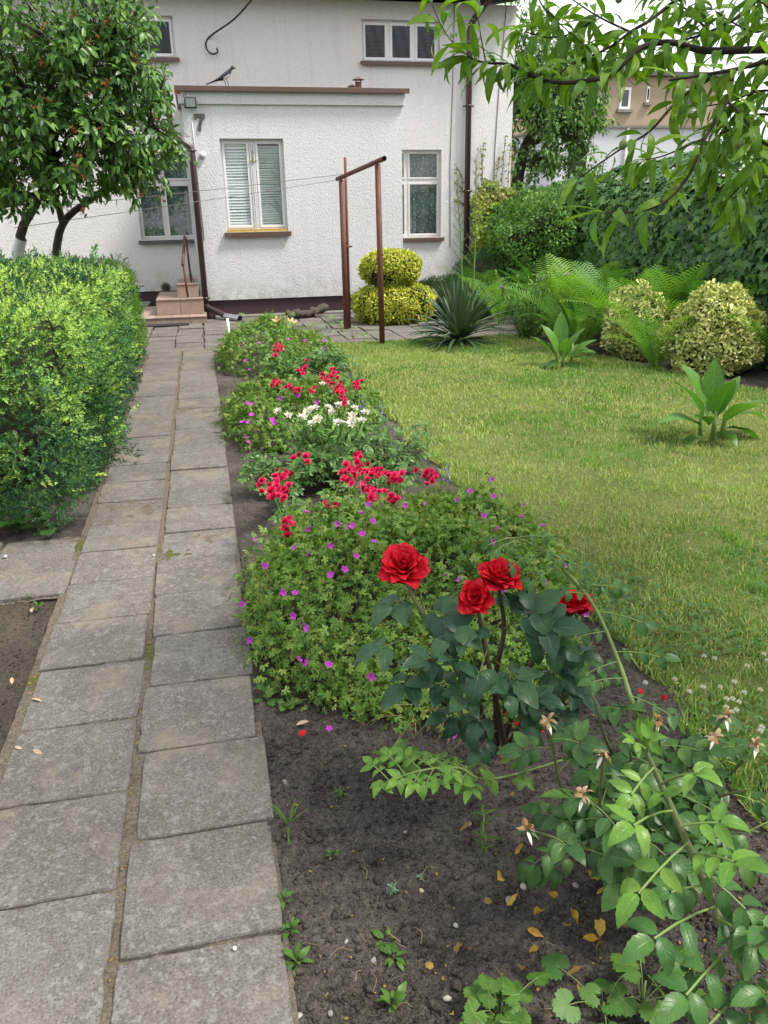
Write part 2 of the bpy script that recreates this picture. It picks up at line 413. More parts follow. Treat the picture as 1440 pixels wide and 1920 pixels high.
# foliage
g = leafmat
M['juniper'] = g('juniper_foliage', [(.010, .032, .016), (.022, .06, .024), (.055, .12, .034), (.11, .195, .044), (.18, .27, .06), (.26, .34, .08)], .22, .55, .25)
M['thuja'] = g('hedge_foliage', [(.05, .13, .015), (.08, .18, .02), (.12, .24, .03), (.16, .28, .035)], .2, .5, .3)
M['lilac'] = g('lilac_leaf', [(.03, .078, .02), (.045, .11, .024), (.06, .14, .028), (.085, .18, .03), (.13, .23, .04)], .28, .38, .45)
M['seed'] = g('dry_seed_head', [(.13, .035, .018), (.2, .06, .024), (.27, .09, .03)], .1, .8, .2)
M['cherry'] = g('cherry_leaf', [(.03, .072, .02), (.05, .105, .027), (.075, .15, .035), (.11, .19, .045)], .3, .45, .3)
M['hop'] = g('climber_leaf', [(.022, .066, .016), (.032, .09, .02), (.046, .118, .024), (.065, .15, .03), (.11, .205, .04)], .22, .4, .45)
M['shrub'] = g('light_shrub_leaf', [(.05, .13, .025), (.08, .18, .03), (.11, .22, .04), (.15, .27, .05)], .3, .45, .3)
M['creeper'] = g('wall_creeper_leaf', [(.12, .22, .02), (.2, .3, .03), (.28, .33, .04), (.18, .12, .04)], .3, .4, .35)
M['fern'] = g('fern_frond', [(.06, .17, .025), (.09, .22, .03), (.13, .28, .035), (.2, .33, .035)], .35, .5, .25)
M['golden'] = g('golden_euonymus_leaf', [(.2, .28, .03), (.38, .42, .05), (.54, .54, .07), (.64, .62, .1)], .25, .4, .4)
M['varieg'] = g('cream_euonymus_leaf', [(.1, .17, .035), (.36, .41, .11), (.66, .65, .26), (.82, .8, .4)], .25, .4, .4)
M['darkjun'] = g('dark_conifer', [(.02, .06, .018), (.035, .09, .022), (.055, .12, .025)], .15, .55, .25)
M['yucca'] = g('yucca_blade', [(.055, .10, .055), (.075, .13, .065), (.1, .16, .075)], .12, .42, .4)
M['canna'] = g('canna_leaf', [(.07, .19, .03), (.1, .24, .035), (.13, .29, .045)], .38, .35, .45, .3)
M['bluecanna'] = g('blue_green_leaf', [(.05, .14, .05), (.07, .18, .06)], .3, .4, .4, .3)
M['ger'] = g('geranium_leaf', [(.055, .12, .022), (.08, .16, .027), (.105, .2, .032), (.14, .24, .04), (.2, .27, .05)], .3, .5, .3)
M['gerseed'] = g('geranium_seed_stalk', [(.2, .25, .05), (.3, .3, .08), (.26, .2, .06)], .2, .6, .2)
M['pink'] = g('geranium_petal', [(.42, .045, .40), (.5, .06, .46), (.36, .05, .42)], .3, .5, .25, 0, (1, .9, 1))
M['redrose'] = g('red_rose_petal', [(.42, .004, .012), (.5, .008, .022), (.36, .003, .01)], .32, .5, .25, 0, (1, .6, .6))
M['polyred'] = g('small_red_petal', [(.52, .012, .075), (.62, .035, .125), (.44, .008, .055)], .2, .5, .25, 0, (1, .6, .6))
M['whitepetal'] = g('cream_petal', [(.75, .74, .62), (.82, .8, .7), (.78, .72, .5)], .25, .5, .25, 0, (1, 1, .9))
M['blue'] = g('larkspur_petal', [(.2, .15, .5), (.28, .22, .6), (.22, .12, .45)], .25, .5, .25, 0, (1, 1, 1))
M['lily'] = g('lily_petal', [(.75, .52, .22), (.8, .6, .32)], .3, .45, .3, 0, (1, .95, .8))
M['thistle'] = g('knapweed_petal', [(.4, .12, .4), (.5, .2, .5)], .25, .6, .2, 0, (1, 1, 1))
M['rose'] = g('dark_rose_leaf', [(.022, .07, .035), (.03, .088, .04), (.04, .11, .045), (.055, .13, .05)], .18, .36, .5, .35)
M['rose2'] = g('rose_leaf', [(.032, .1, .026), (.048, .13, .03), (.066, .165, .034), (.1, .2, .04)], .22, .36, .5, .35)
M['young'] = g('young_rose_leaf', [(.12, .27, .04), (.16, .32, .05), (.2, .36, .06)], .35, .35, .45, .35)
M['midrose'] = g('climbing_rose_leaf', [(.06, .17, .045), (.085, .21, .05), (.11, .25, .055)], .3, .36, .45, .35)
M['polyleaf'] = g('small_rose_leaf', [(.045, .12, .03), (.065, .15, .035), (.09, .19, .04), (.13, .23, .05)], .25, .38, .45)
M['peach'] = g('peach_leaf', [(.07, .165, .018), (.1, .215, .022), (.15, .28, .027), (.21, .34, .035)], .42, .36, .4, .3)
M['weed'] = g('weed_leaf', [(.08, .2, .03), (.11, .25, .035), (.15, .3, .05)], .3, .42, .35, .3)
M['weedblue'] = g('spurge_leaf', [(.1, .22, .14), (.13, .26, .17)], .2, .5, .3)
M['grass'] = g('grass_blade', [(.075, .155, .03), (.098, .192, .038), (.13, .23, .048), (.17, .262, .062), (.24, .285, .092), (.35, .33, .15)], .3, .55, .25)
M['clover'] = g('clover_leaf', [(.05, .14, .03), (.07, .18, .035), (.1, .22, .045)], .25, .5, .3)
M['dead'] = g('fallen_leaf', [(.28, .19, .09), (.4, .27, .1), (.5, .33, .06), (.22, .14, .08)], .2, .7, .2, 0, (1, .9, .6))
M['yellowleaf'] = g('yellow_fallen_leaf', [(.6, .38, .04), (.65, .45, .08), (.5, .3, .05)], .25, .6, .25, 0, (1, .9, .5))
M['withered'] = g('withered_petal', [(.42, .27, .11), (.3, .16, .055), (.5, .4, .24), (.22, .1, .04)], .2, .7, .2, 0, (1, .9, .7))
M['stone'] = plain('pebble', (.24, .22, .2), .85, .25, .35, 30, .3); M['chip'] = plain('wood_chip', (.38, .28, .19), .8, .2, .3, 30)
M['palestone'] = plain('pale_pebble', (.33, .31, .285), .8, .3, .15, 30)
M['fruit'] = plain('green_peach', (.16, .22, .08), .8, .2, .25, 12)
# ------------------------------------------------------------------ leaf and petal shapes
PROF = {
 'ovate': lambda v: (math.sin(math.pi*min(1, v**.75)))**.8,
 'lance': lambda v: math.sin(math.pi*v**.85)**.9,
 'heart': lambda v: (1-v)**.62*min(1, (v*6+.55))*1.05,
 'blade': lambda v: min(1, .75+v*2)*(1-v**4)**.5 if v < 1 else 0,
 'ellip': lambda v: math.sin(math.pi*v)**.6 if 0 < v < 1 else 0,
}
def leaf(L=1, W=.5, prof='ovate', seg=4, fold=.25, curl=.25, serr=0, stalk=0, wave=0, seed=0, roll=0):
    r = random.Random(seed); f = PROF[prof]; V = []; uv = []; Fc = []
    y = z = 0.0; ang = 0.0; st = L/seg
    for i in range(seg+1):
        v = i/seg; w = W*.5*max(f(min(.999, max(.001, v))), .02 if i in (0, seg) else 0)
        if i == seg: w = W*.01
        if serr and 0 < i < seg: w *= 1+(serr if i % 2 else -serr)
        wz = wave*W*r.uniform(-1, 1); tw = roll*v
        for u, dz in ((-1, 0), (0, 0), (1, 0)):
            xx = u*w*math.cos(fold*1.2); zz = abs(u)*w*math.sin(fold*1.2)+(wz*u)
            V.append((xx, y+stalk, z+zz)); uv.append((.5+.5*u, v))
        ang = curl*2*(v+.5/seg)
        y += st*math.cos(ang); z -= st*math.sin(ang)
    for i in range(seg):
        a = i*3; Fc += [(a, a+1, a+4, a+3), (a+1, a+2, a+5, a+4)]
    return T(V, Fc, uv)
def fan_leaf(lobes, depth=.45, L=1.0, cup=.15, base=.25, seed=0):
    """palmate leaf with the given lobe angles (degrees from the tip) and lengths"""
    r = random.Random(seed); V = [(0, 0, 0)]; uv = [(.5, 0)]; pts = []
    for i, (a, l) in enumerate(lobes):
        pts.append((a, l*L, 1))
        if i < len(lobes)-1:
            b, m = lobes[i+1]; pts.append(((a+b)/2, min(l, m)*L*depth, 0))
    for a, l, tip in pts:
        x, y = l*math.sin(R(a)), l*math.cos(R(a))
        V.append((x, y, -cup*l*l/L*(1.0 if tip else .2)+r.uniform(-.03, .03)*L)); uv.append((.5+.5*math.sin(R(a)), l/L))
    return T(V, [(0, i+1, i) for i in range(1, len(V)-1)], uv)
def star_leaf(n=5, spread=220, w=.24, seed=0, cup=.2):
    """deeply cut leaf of narrow lobes"""
    r = random.Random(seed); V = []; Fc = []; uv = []
    for i in range(n):
        a = R(-spread/2+spread*i/(n-1)+r.uniform(-6, 6)); l = .5*(1-.25*abs(i/(n-1)-.5)*2)*r.uniform(.85, 1.1)
        d = np.array([math.sin(a), math.cos(a), 0]); s = np.array([d[1], -d[0], 0]); k = len(V)
        for t, ww in ((0, .02), (.68, w*.8)):
            for q in (-1, 1): V.append(d*l*t+s*ww*.5*q+np.array([0, 0, -cup*t*t*l])); uv.append((.5, t))
        V.append(d*l*1.0+np.array([0, 0, -cup*l])); uv.append((.5, 1))
        Fc += [(k, k+1, k+3, k+2), (k+2, k+3, k+4)]
    return T(V, Fc, uv)
def sprig(n=11, w=.13, l=.42, seed=0, flat=1.0):
    """evergreen spray: needle-like branchlets along an axis"""
    r = random.Random(seed); V = []; Fc = []
    for i in range(n):
        t = .1+.9*i/(n-1); a = r.uniform(0, 6.28); ll = l*(1.1-.55*t)*r.uniform(.7, 1.2)
        d = unit(np.array([math.cos(a), .75+.5*t, math.sin(a)*flat])); o = unit(np.cross(d, [r.uniform(-1, 1), r.uniform(-1, 1), r.uniform(-1, 1)]))
        b = np.array([0, t*.75, 0]); k = len(V)
        V += [b+d*ll*.2+o*w*.55, b+d*ll*.2-o*w*.55, b+d*ll]; Fc += [(k, k+1, k+2)]
    return T(V, Fc)
def frond(L=1.0, n=26, W=.34, arch=.9, seed=0, droop=.3):
    r = random.Random(seed); pts = []; y = z = 0; ang = R(78)
    for i in range(n+1):
        pts.append((0, y, z)); ang -= arch/n*(1+i/n*1.0)*.75; y += L/n*math.cos(ang); z += L/n*math.sin(ang)
    P = np.array(pts); Vt = []; Fc = []
    k0 = 0
    for i in range(n):         # rachis
        a, b = P[i], P[i+1]; w = .009*(1-i/n)+.0025; k = len(Vt)
        Vt += [a+[-w, 0, 0], a+[w, 0, 0], b+[w*.9, 0, 0], b+[-w*.9, 0, 0]]; Fc.append((k, k+1, k+2, k+3))
    for i in range(3, n):
        v = i/n; wl = W*.5*(math.sin(math.pi*min(1, v**1.45*1.0))**.75)*(1.15 if v < .8 else 1.0)*r.uniform(.92, 1.06)+.012
        d = unit(P[min(n, i+1)]-P[i-1]); up = np.cross([1, 0, 0], d)
        for h in (0,):
            b = P[i]*(1-h)+P[min(n, i+1)]*h
            for sx in (-1, 1):
                ax = unit(np.array([sx, 0, 0])+d*.42+up*(.12-.0)); pw = L/n*.25; k = len(Vt)
                m = b+ax*wl*.55; e = b+ax*wl-np.array([0, 0, droop*wl*.35])
                Vt += [b-d*pw*.6, b+d*pw*.6, m+d*pw*.9, m-d*pw*.9, e]; Fc += [(k, k+1, k+2, k+3), (k+3, k+2, k+4)]
    return T(Vt, Fc)
def petal(L=1, W=.9, p0=10, p1=60, cup=.5, nu=4, nv=4, seed=0, notch=0, pw=1.3, tip=0, rollb=0, ruf=.02):
    """petal growing up +Z from the origin, opening towards +Y; p0..p1: lean from the axis"""
    r = random.Random(seed); V = []; uv = []; y = z = 0.0; ph = r.uniform(0, 6)
    for j in range(nv+1):
        v = j/nv; w = W*.5*(math.sin(math.pi*(.12+.72*v))**.7)*(1.0 if v < .99 else .72)
        lean = R(p0+(p1-p0)*v**pw); ty, tz = math.sin(lean), math.cos(lean)
        for i in range(nu+1):
            u = i/nu*2-1; a = u*cup*1.2
            x = w*math.sin(a)/max(.3, cup*1.2) if cup > .01 else w*u
            dy = -(1-math.cos(a))*w*.8+rollb*u*u*w*v*v
            e = L*((tip-notch)*(1-abs(u))*(v > .99))+ruf*L*math.sin(u*5+ph)*v*v
            V.append((x, y+dy+e*ty+r.uniform(-ruf, ruf)*L*v*.6, z+e*tz+r.uniform(-ruf, ruf)*L*v*.6-rollb*.5*u*u*w*v*v)); uv.append((i/nu, v))
        y += L/nv*ty; z += L/nv*tz
    q = nu+1
    return T(V, [(j*q+i, j*q+i+1, (j+1)*q+i+1, (j+1)*q+i) for j in range(nv) for i in range(nu)], uv)
def rotz(t, a, tz=0, s=1):
    c, n = math.cos(a), math.sin(a); m = np.eye(4); m[:2, :2] = [[c*s, -n*s], [n*s, c*s]]; m[2, 2] = s; m[2, 3] = tz; return tf(t, m)
def small_rose(n=11, seed=0):
    r = random.Random(seed); ts = []
    for i in range(n):
        q = i/(n-1); ts.append(rotz(petal(.40+.16*q, .55, 4+40*q, 18+95*q, .8-.4*q, 2, 2, seed*50+i, ruf=.06), i*2.4, .0, 1))
    return merge(ts)
def five_flower(seed=0, gap=1.0):
    ts = [rotz(petal(.5, .5*gap, 55, 80, .18, 2, 2, seed*9+i, .10), i*1.2566+random.Random(seed).uniform(0, 1)) for i in range(5)]
    return merge(ts)
def daisy_head(n=26, seed=0):
    ts = []
    for i in range(n):
        q = (i+.5)/n; ts.append(rotz(petal(.2+.32*q, .2, 5+50*q, 20+80*q, .3, 1, 2, seed*70+i), i*2.4))
    return merge(ts)
# ------------------------------------------------------------------ setting: ground, soil, lawn, paths
def sheet(name, mat, x0, x1, y0, y1, step, zf, kind='structure', parent=None):
    nx = max(2, int((x1-x0)/step)+1); ny = max(2, int((y1-y0)/step)+1)
    X, Y = np.meshgrid(np.linspace(x0, x1, nx), np.linspace(y0, y1, ny)); P = np.c_[X.ravel(), Y.ravel(), np.zeros(nx*ny)]
    P[:, 2] = zf(P); i = np.arange(nx*ny).reshape(ny, nx)
    q = np.stack([i[:-1, :-1], i[:-1, 1:], i[1:, 1:], i[1:, :-1]], -1).reshape(-1, 4)
    o = link(name, np_mesh(name, P, q.ravel(), np.full(len(q), 4), True), mat, parent); o['kind'] = kind; return o
MB().quad((-400, -400, -.06), (400, -400, -.06), (400, 400, -.06), (-400, 400, -.06)).build('ground', M['ground'])['kind'] = 'structure'
def lawn_x(y):     # wavy border between bed and lawn
    y = np.asarray(y, float)
    return np.interp(y, [.4, 1.36, 2.1, 2.65, 3.36, 4.08, 5.2, 7.1, 9.3, 9.7], [1.28, 1.29, 1.34, 1.41, 1.42, 1.35, 1.29, 1.4, 1.43, 1.45])+.03*np.sin(y*7)+.02*np.sin(y*17)
def bed_z(P):
    q = P.copy(); q[:, 2] = 0
    z = .012+.016*fbm(q*3.0, 3)+.022*np.maximum(0, fbm(q*14+5, 3))+.010*np.maximum(0, fbm(q*34, 2))+.006*np.maximum(0, fbm(q*75, 1))
    return z
sheet('flower_bed', M['soil'], .035, 1.62, .55, 3.2, .0085, bed_z)
sheet('flower_bed', M['soil'], .035, 1.62, 3.2, 9.75, .022, bed_z)
sheet('bare_soil', M['dirt'], -2.2, -.70, .9, 3.30, .014, lambda P: bed_z(P)*.6-.004)
sheet('hedge_soil', M['soil'], -3.2, -.70, 3.9, 9.9, .05, lambda P: bed_z(P)*.6-.004)
sheet('border_soil', M['soil'], 3.6, 6.6, 4.6, 15.45, .06, lambda P: bed_z(P)-.014)
def lawn_sheet():
    V = []; ys = np.linspace(.3, 9.72, 90); xs = np.linspace(0, 1, 22)
    for y in ys:
        a = float(lawn_x(y)); b = float(np.interp(y, [.3, 5.0, 5.74, 6.5, 7.3, 8.1, 9.2, 9.72], [6.0, 5.4, 4.65, 4.45, 4.2, 4.0, 3.75, 3.7]))
        for t in xs: x = a+(b-a)*t; V.append((x, y, .016+.012*min(1, (x-a)*6)))
    V = np.array(V); V[:, 2] += .008*fbm(V*[3, 3, 0], 3); i = np.arange(len(V)).reshape(90, 22)
    q = np.stack([i[:-1, :-1], i[:-1, 1:], i[1:, 1:], i[1:, :-1]], -1).reshape(-1, 4)
    link('lawn', np_mesh('lawn', V, q.ravel(), np.full(len(q), 4), True), M['lawnground'])['kind'] = 'structure'
lawn_sheet()
# path of two rows of slabs, sandy bed between them
SLAB = {}
def slab_mesh(w, d, seed):
    """worn slab with rounded, slightly chipped rim; local, top at z=0"""
    r = random.Random(seed); n = 8; ring = []
    for sx, sy, ex, ey in ((-1, -1, 1, 0), (1, -1, 0, 1), (1, 1, -1, 0), (-1, 1, 0, -1)):
        for i in range(n):
            t = 2*i/n; x = (sx+ex*t)*w/2; y = (sy+ey*t)*d/2; c = r.uniform(0, .0018)+(r.uniform(.001, .007) if i == 0 else 0)+(r.uniform(.004, .010) if r.random() < .03 else 0)
            m = math.hypot(x, y); ring.append((x*(1-c/m), y*(1-c/m)))
    V = []; k = len(ring)
    for s, z in ((1, -.055), (1, -.004), (.985, 0)): V += [(x*s, y*s, z+(r.uniform(-.0012, .0012) if z == 0 else 0)) for x, y in ring]
    Fc = [(a*k+i, a*k+(i+1) % k, (a+1)*k+(i+1) % k, (a+1)*k+i) for a in range(2) for i in range(k)]+[tuple(2*k+i for i in range(k))]
    me = bpy.data.meshes.new('slab'); me.from_pydata(V, [], Fc); me.update(); me.materials.append(M['slab']); return me
def slab(parent, x, y, w, d, z=.03, rot=0, tilt=.006):
    key = (round(w, 2), round(d, 2), random.randrange(7))
    if key not in SLAB: SLAB[key] = slab_mesh(w, d, len(SLAB)+3)
    m = Matrix.Translation((x, y, z)) @ Matrix.Rotation(rot, 4, 'Z') @ Matrix.Rotation(random.gauss(0, tilt), 4, 'X') @ Matrix.Rotation(random.gauss(0, tilt), 4, 'Y')
    return put('slab', SLAB[key], m, parent)
path = sheet('path', M['sand'], -.715, .05, .35, 9.9, .02, lambda P: .0225+.009*fbm(P*[22, 22, 0], 3))
yl, yr = .47, .62
while yl < 9.75:
    d = .352+random.uniform(-.004, .012)
    slab(path, -.507+random.gauss(0, .004), yl+d/2, .356, d-.005, .031+random.gauss(0, .003), random.gauss(0, .010)); yl += d
while yr < 9.75:
    d = .352+random.uniform(-.004, .014)
    slab(path, -.132+random.gauss(0, .005), yr+d/2, .352, d-.005, .032+random.gauss(0, .003), random.gauss(0, .008)); yr += d
side = sheet('side_path', M['sand'], -3.0, -.69, 3.22, 3.93, .03, lambda P: .014+.010*fbm(P*[14, 14, 0], 3))
for j in range(6):
    for i in range(2): slab(side, -.88-j*.372+random.gauss(0, .008), 3.40+i*.345+random.gauss(0, .008), .352, .335, .022+random.gauss(0, .005), random.gauss(0, .02), .02)
patio = sheet('patio', M['sand'], -1.9, 4.5, 9.72, 13.18, .06, lambda P: -.004+.008*fbm(P*[9, 9, 0], 2))
for j in range(18):
    for i in range(10):
        x = -1.66+j*.358; y = 9.93+i*.354+(.0 if j % 2 else .02)
        if y > 13.1 or (x < -.9 and y > 12.3): continue
        slab(patio, x+random.gauss(0, .006), y+random.gauss(0, .006), .343, .339, .026+random.gauss(0, .004), random.gauss(0, .012))
MB().box(.15, 4.4, 13.05, 13.23, -.05, .05).build('foundation_kerb', M['concrete'], patio, bevel=.01)
for (x0, x1) in ((-1.9, -.95),): MB().box(x0, x1, 14.6, 15.4, -.05, .12).build('concrete_ledge', M['concrete'], patio, bevel=.01)

# ------------------------------------------------------------------ house
YM, YP = 15.5, 13.2
house = thing('house', 'white stuccoed two-storey house with flat-roofed porch, number 7 and brown plinth', 'house', (1, YM, 0))
def wall(name, mat, x0, x1, z0, z1, holes, Y, rev=.15, extra=None):
    b = MB(); xs = sorted({x0, x1, *[h[0] for h in holes], *[h[1] for h in holes]}); zs = sorted({z0, z1, *[h[2] for h in holes], *[h[3] for h in holes]})
    for i in range(len(xs)-1):
        for j in range(len(zs)-1):
            cx, cz = (xs[i]+xs[i+1])/2, (zs[j]+zs[j+1])/2
            if any(h[0] < cx < h[1] and h[2] < cz < h[3] for h in holes): continue
            b.quad((xs[i], Y, zs[j]), (xs[i+1], Y, zs[j]), (xs[i+1], Y, zs[j+1]), (xs[i], Y, zs[j+1]))
    for a, c, e, f in holes:
        r = Y+rev
        b.quad((a, Y, e), (a, Y, f), (a, r, f), (a, r, e)); b.quad((c, Y, f), (c, Y, e), (c, r, e), (c, r, f))
        b.quad((a, Y, f), (c, Y, f), (c, r, f), (a, r, f)); b.quad((a, Y, e), (a, r, e), (c, r, e), (c, Y, e))
    if extra: extra(b)
    return b.build(name, mat, house)
W_UP = (3.12, 4.53, 4.06, 4.70); W_UL = (-1.30, -.075, 4.05, 4.66); W_GR = (3.55, 4.575, 1.10, 2.63); W_GL = (-.99, -.03, 1.17, 2.62)
XL, XR, ZE = -7.0, 5.95, 4.98
def main_extra(b):
    b.quad((XR, YM, .28), (XR, 24, .28), (XR, 24, 6.2), (XR, YM, ZE)); b.quad((XL, YM, .28), (XL, YM, ZE), (XL, 24, 6.2), (XL, 24, .28)); b.quad((XR, 24, 0), (XL, 24, 0), (XL, 24, 6.2), (XR, 24, 6.2))
wall('wall', M['stucco2'], XL, XR, .28, ZE, [W_UP, W_UL, W_GR, W_GL], YM, .16, main_extra)
W_P = (.445, 1.395, 1.30, 2.62); PX0, PX1, PZ = -.06, 3.25, 3.26
def porch_extra(b):
    b.quad((PX1, YP, .285), (PX1, YM, .285), (PX1, YM, PZ), (PX1, YP, PZ)); b.quad((PX0, YM, .285), (PX0, YP, .285), (PX0, YP, PZ), (PX0, YM, PZ))
    b.quad((PX0, YP, PZ), (PX1, YP, PZ), (PX1, YM, PZ), (PX0, YM, PZ))
wall('porch_wall', M['stucco'], PX0, PX1, .285, PZ, [W_P], YP, .14, porch_extra)
MB().box(XL+.05, XR-.04, YM+.03, YM+.3, -.1, .282).box(PX0+.05, PX1-.04, YP+.035, YM+.1, -.1, .287).build('plinth', M['plinth'], house)
MB().box(PX0-.04, PX1+.045, YP-.04, YP-.002, 3.075, 3.262).box(PX1+.002, PX1+.045, YP-.002, YM-.01, 3.075, 3.262).build('cornice', M['stucco'], house, bevel=.006)
MB().box(PX0-.08, PX1+.1, YP-.105, YM-.005, 3.268, 3.30).box(PX0-.08, PX1+.1, YP-.112, YP-.088, 3.235, 3.305).build('coping', M['sheet'], house, bevel=.005)
MB().add([(XL-.2, YM-.42, 5.0), (XR+.12, YM-.42, 5.0), (XR+.12, 24.3, 6.5), (XL-.2, 24.3, 6.5), (XL-.2, YM-.42, 5.10), (XR+.12, YM-.42, 5.10), (XR+.12, 24.3, 6.62), (XL-.2, 24.3, 6.62)],
  [(0, 3, 2, 1), (4, 5, 6, 7), (0, 1, 5, 4), (2, 3, 7, 6), (1, 2, 6, 5), (0, 4, 7, 3)]).build('roof', M['black'], house)
MB().tube([(XL, YM-.47, 5.03), (XR+.1, YM-.47, 5.03)], .065, 10).build('gutter', M['pipe'], house, True)
# rooms behind the glass
MB().box(-6.9, 5.9, 18.5, 18.6, 0, 6).build('room_wall', M['room'], house); MB().box(.1, 3.1, 14.6, 14.65, .3, 3.2).build('porch_room_wall', M['room'], house)
def window(x0, x1, z0, z1, Y, mull, trans=None, fw=.055, mat='whitewood', label=None, sash=.045, curtain=None, blinds=None, sill=None):
    yy = Y; b = MB(); d = .06
    b.box(x0, x1, yy, yy+d, z1-fw, z1).box(x0, x1, yy, yy+d, z0, z0+fw).box(x0, x0+fw, yy, yy+d, z0+fw, z1-fw).box(x1-fw, x1, yy, yy+d, z0+fw, z1-fw)
    edges = [x0+fw]; 
    for m, mw in mull: b.box(m-mw/2, m+mw/2, yy+.001, yy+d, z0+fw, z1-fw); edges += [m-mw/2, m+mw/2]
    edges.append(x1-fw)
    rows = [(z0+fw, z1-fw)]
    if trans:
        t, tw = trans; rows = [(z0+fw, t-tw/2), (t+tw/2, z1-fw)]
        for i in range(0, len(edges), 2): b.box(edges[i], edges[i+1], yy+.002, yy+d, t-tw/2, t+tw/2)
    panes = []
    for i in range(0, len(edges), 2):
        for (a, c) in rows:
            l, r = edges[i], edges[i+1]; y2 = yy-.014; s = sash
            b.box(l, r, y2, yy+.03, c-s, c).box(l, r, y2, yy+.03, a, a+s).box(l, l+s, y2, yy+.03, a+s, c-s).box(r-s, r, y2, yy+.03, a+s, c-s)
            panes.append((l+s, r-s, a+s, c-s))
    w = b.build('window', M[mat], house, bevel=.004)
    if label: w['label'] = label
    for i, (l, r, a, c) in enumerate(panes):
        MB().quad((l, yy+.008, a), (r, yy+.008, a), (r, yy+.008, c), (l, yy+.008, c)).build('pane', M['glass'], w)
        if blinds:
            bl = MB(); z = a+.005; mt, op, step = blinds[i % len(blinds)][:3]; rr = random.Random(i)
            while z < c-.004:
                t = R(op+rr.uniform(-10, 10)); h_ = blinds[i % len(blinds)][3]; dz = h_*math.sin(t); dy = h_*math.cos(t); sg = rr.uniform(-.002, .002)
                bl.quad((l+.003, yy+.03-dy, z-dz), (r-.003, yy+.03-dy, z-dz+sg), (r-.003, yy+.03+dy, z+dz+sg), (l+.003, yy+.03+dy, z+dz)); z += step*rr.uniform(.85, 1.15)
            bl.tube([((l+r)/2-.1, yy+.016, a), ((l+r)/2-.1, yy+.016, c)], .0012, 3)
            bl.build('blind', M[mt], w)
    if curtain:
        V = []; n = 40; k = MB()
        for i in range(n+1):
            x = x0+(x1-x0)*i/n; y = yy+.11+.018*math.sin(i*1.7)+.01*math.sin(i*.6); V += [(x, y, z0), (x, y, z1)]
        k.add(V, [(2*i, 2*i+2, 2*i+3, 2*i+1) for i in range(n)]); k.build('curtain', M['lace'], w, True)
    if sill:
        sm, out = sill; MB().box(x0-.05, x1+.05, Y-.16-out, Y-.003, z0-.045, z0-.012).box(x0-.05, x1+.05, Y-.164-out, Y-.155-out, z0-.075, z0-.01).build('sill', M[sm], w, bevel=.004)
    return w
a, c, e, f = W_UP; window(a, c, e, f, YM+.10, [(a+.49, .05), (a+.95, .05)], mat='whitewood', label='upper triple window reflecting a tiled roof', sill=('sheet', .02), sash=.042, fw=.03)
a, c, e, f = W_UL; window(a, c, e, f, YM+.10, [(a+.62, .055)], mat='whitewood', label='upper window half hidden by the leafy tree', sill=('sheet', .02), sash=.042, fw=.03)
a, c, e, f = W_GR; window(a, c, e, f, YM+.10, [(a+.375, .05)], (2.1, .06), mat='oldwood', label='lower window with lace curtain beside the porch', curtain=True, sill=('sheet', .0), sash=.032, fw=.03)
a, c, e, f = W_GL; window(a, c, e, f, YM+.10, [(a+.46, .04)], (2.12, .07), mat='oldwood', label='dark curtained window behind the steps', curtain=True, sill=('grey', .02), sash=.03, fw=.03)
a, c, e, f = W_P; wp = window(a, c, e+.03, f, YP+.085, [(a+.475, .10)], fw=.03, mat='whitewood', label='porch window with two slatted blinds', blinds=[('slat', 64, .042, .0205), ('slat2', 66, .034, .0185)], sash=.036)
MB().box(a, c, YP+.01, YP+.08, e-.005, e+.035).build('sill_board', M['yellow'], wp)
MB().box(a-.04, c+.04, YP-.06, YP+.012, e-.035, e-.006).box(a-.04, c+.04, YP-.066, YP-.056, e-.075, e-.002).build('sill', M['sheet'], wp, bevel=.004)
k = MB(); cx = a+.475
for dx in (-.03, 0, .03): k.box(cx+dx-.006, cx+dx+.006, YP+.060, YP+.072, e+.09, f-.06)
k.build('window_moulding', M['whitewood'], wp)
k = MB(); k.tube([(cx, YP+.06, 2.40), (cx, YP+.06, 2.30)], .008, 6)
for t in range(-4, 5): k.tube([(cx+t*.012, YP+.055, 2.29+abs(t)*.008), (cx+(t+1)*.012, YP+.055, 2.29+abs(t+1)*.008)], .008, 5)
k.tube([(cx, YP+.055, 2.42), (cx+.012, YP+.055, 2.44), (cx, YP+.055, 2.455)], .007, 5); k.build('anchor_ornament', M['straw'], wp, True)
# downpipes
def pipe(pts, r, name, mat, par=house, k=12): return MB().tube(pts, r, k).build(name, mat, par, True)
xl = PY(372, 420, YP-.06)[0]
dp = pipe([(xl-.0, YP-.07, .13), (xl, YP-.07, 2.43), (xl-.01, YP-.07, 2.5), (xl-.2, YP+.0, 2.62), (xl-.27, YP+.1, 2.75), (xl-.27, YP+.12, 3.24)], .045, 'downpipe', M['pipe'])
e1 = np.array([xl, YP-.07, .20]); e2 = np.array([.34, 12.72, .075])
pipe([e1+[0, 0, .04], e1+(e2-e1)*.1, e1+(e2-e1)*.9, e2], .043, 'pipe_elbow', M['pipe'], dp)
dz = unit(np.array([.26, -.30, -.02])); k = MB(); k.tube([e2-dz*.06, e2+dz*.26], .052, 14, False); k.tube([e2+dz*.26, e2-dz*.05], .047, 14, False); k.build('zinc_spout', M['zinc'], dp, True)
for z in (2.45, .33): pipe([(xl-.075, YP-.06, z), (xl+.075, YP-.06, z)], .012, 'bracket', M['black'], dp, 6); pipe([(xl, YP-.07, z-.02), (xl, YP-.07, z+.02)], .052, 'collar', M['pipe'], dp)
MB().tube([(xl, YP-.07, -.02), (xl, YP-.07, .14)], .055, 14).build('drain_socket', M['pipe'], dp, True)
xr = PY(877, 300, YM-.08)[0]
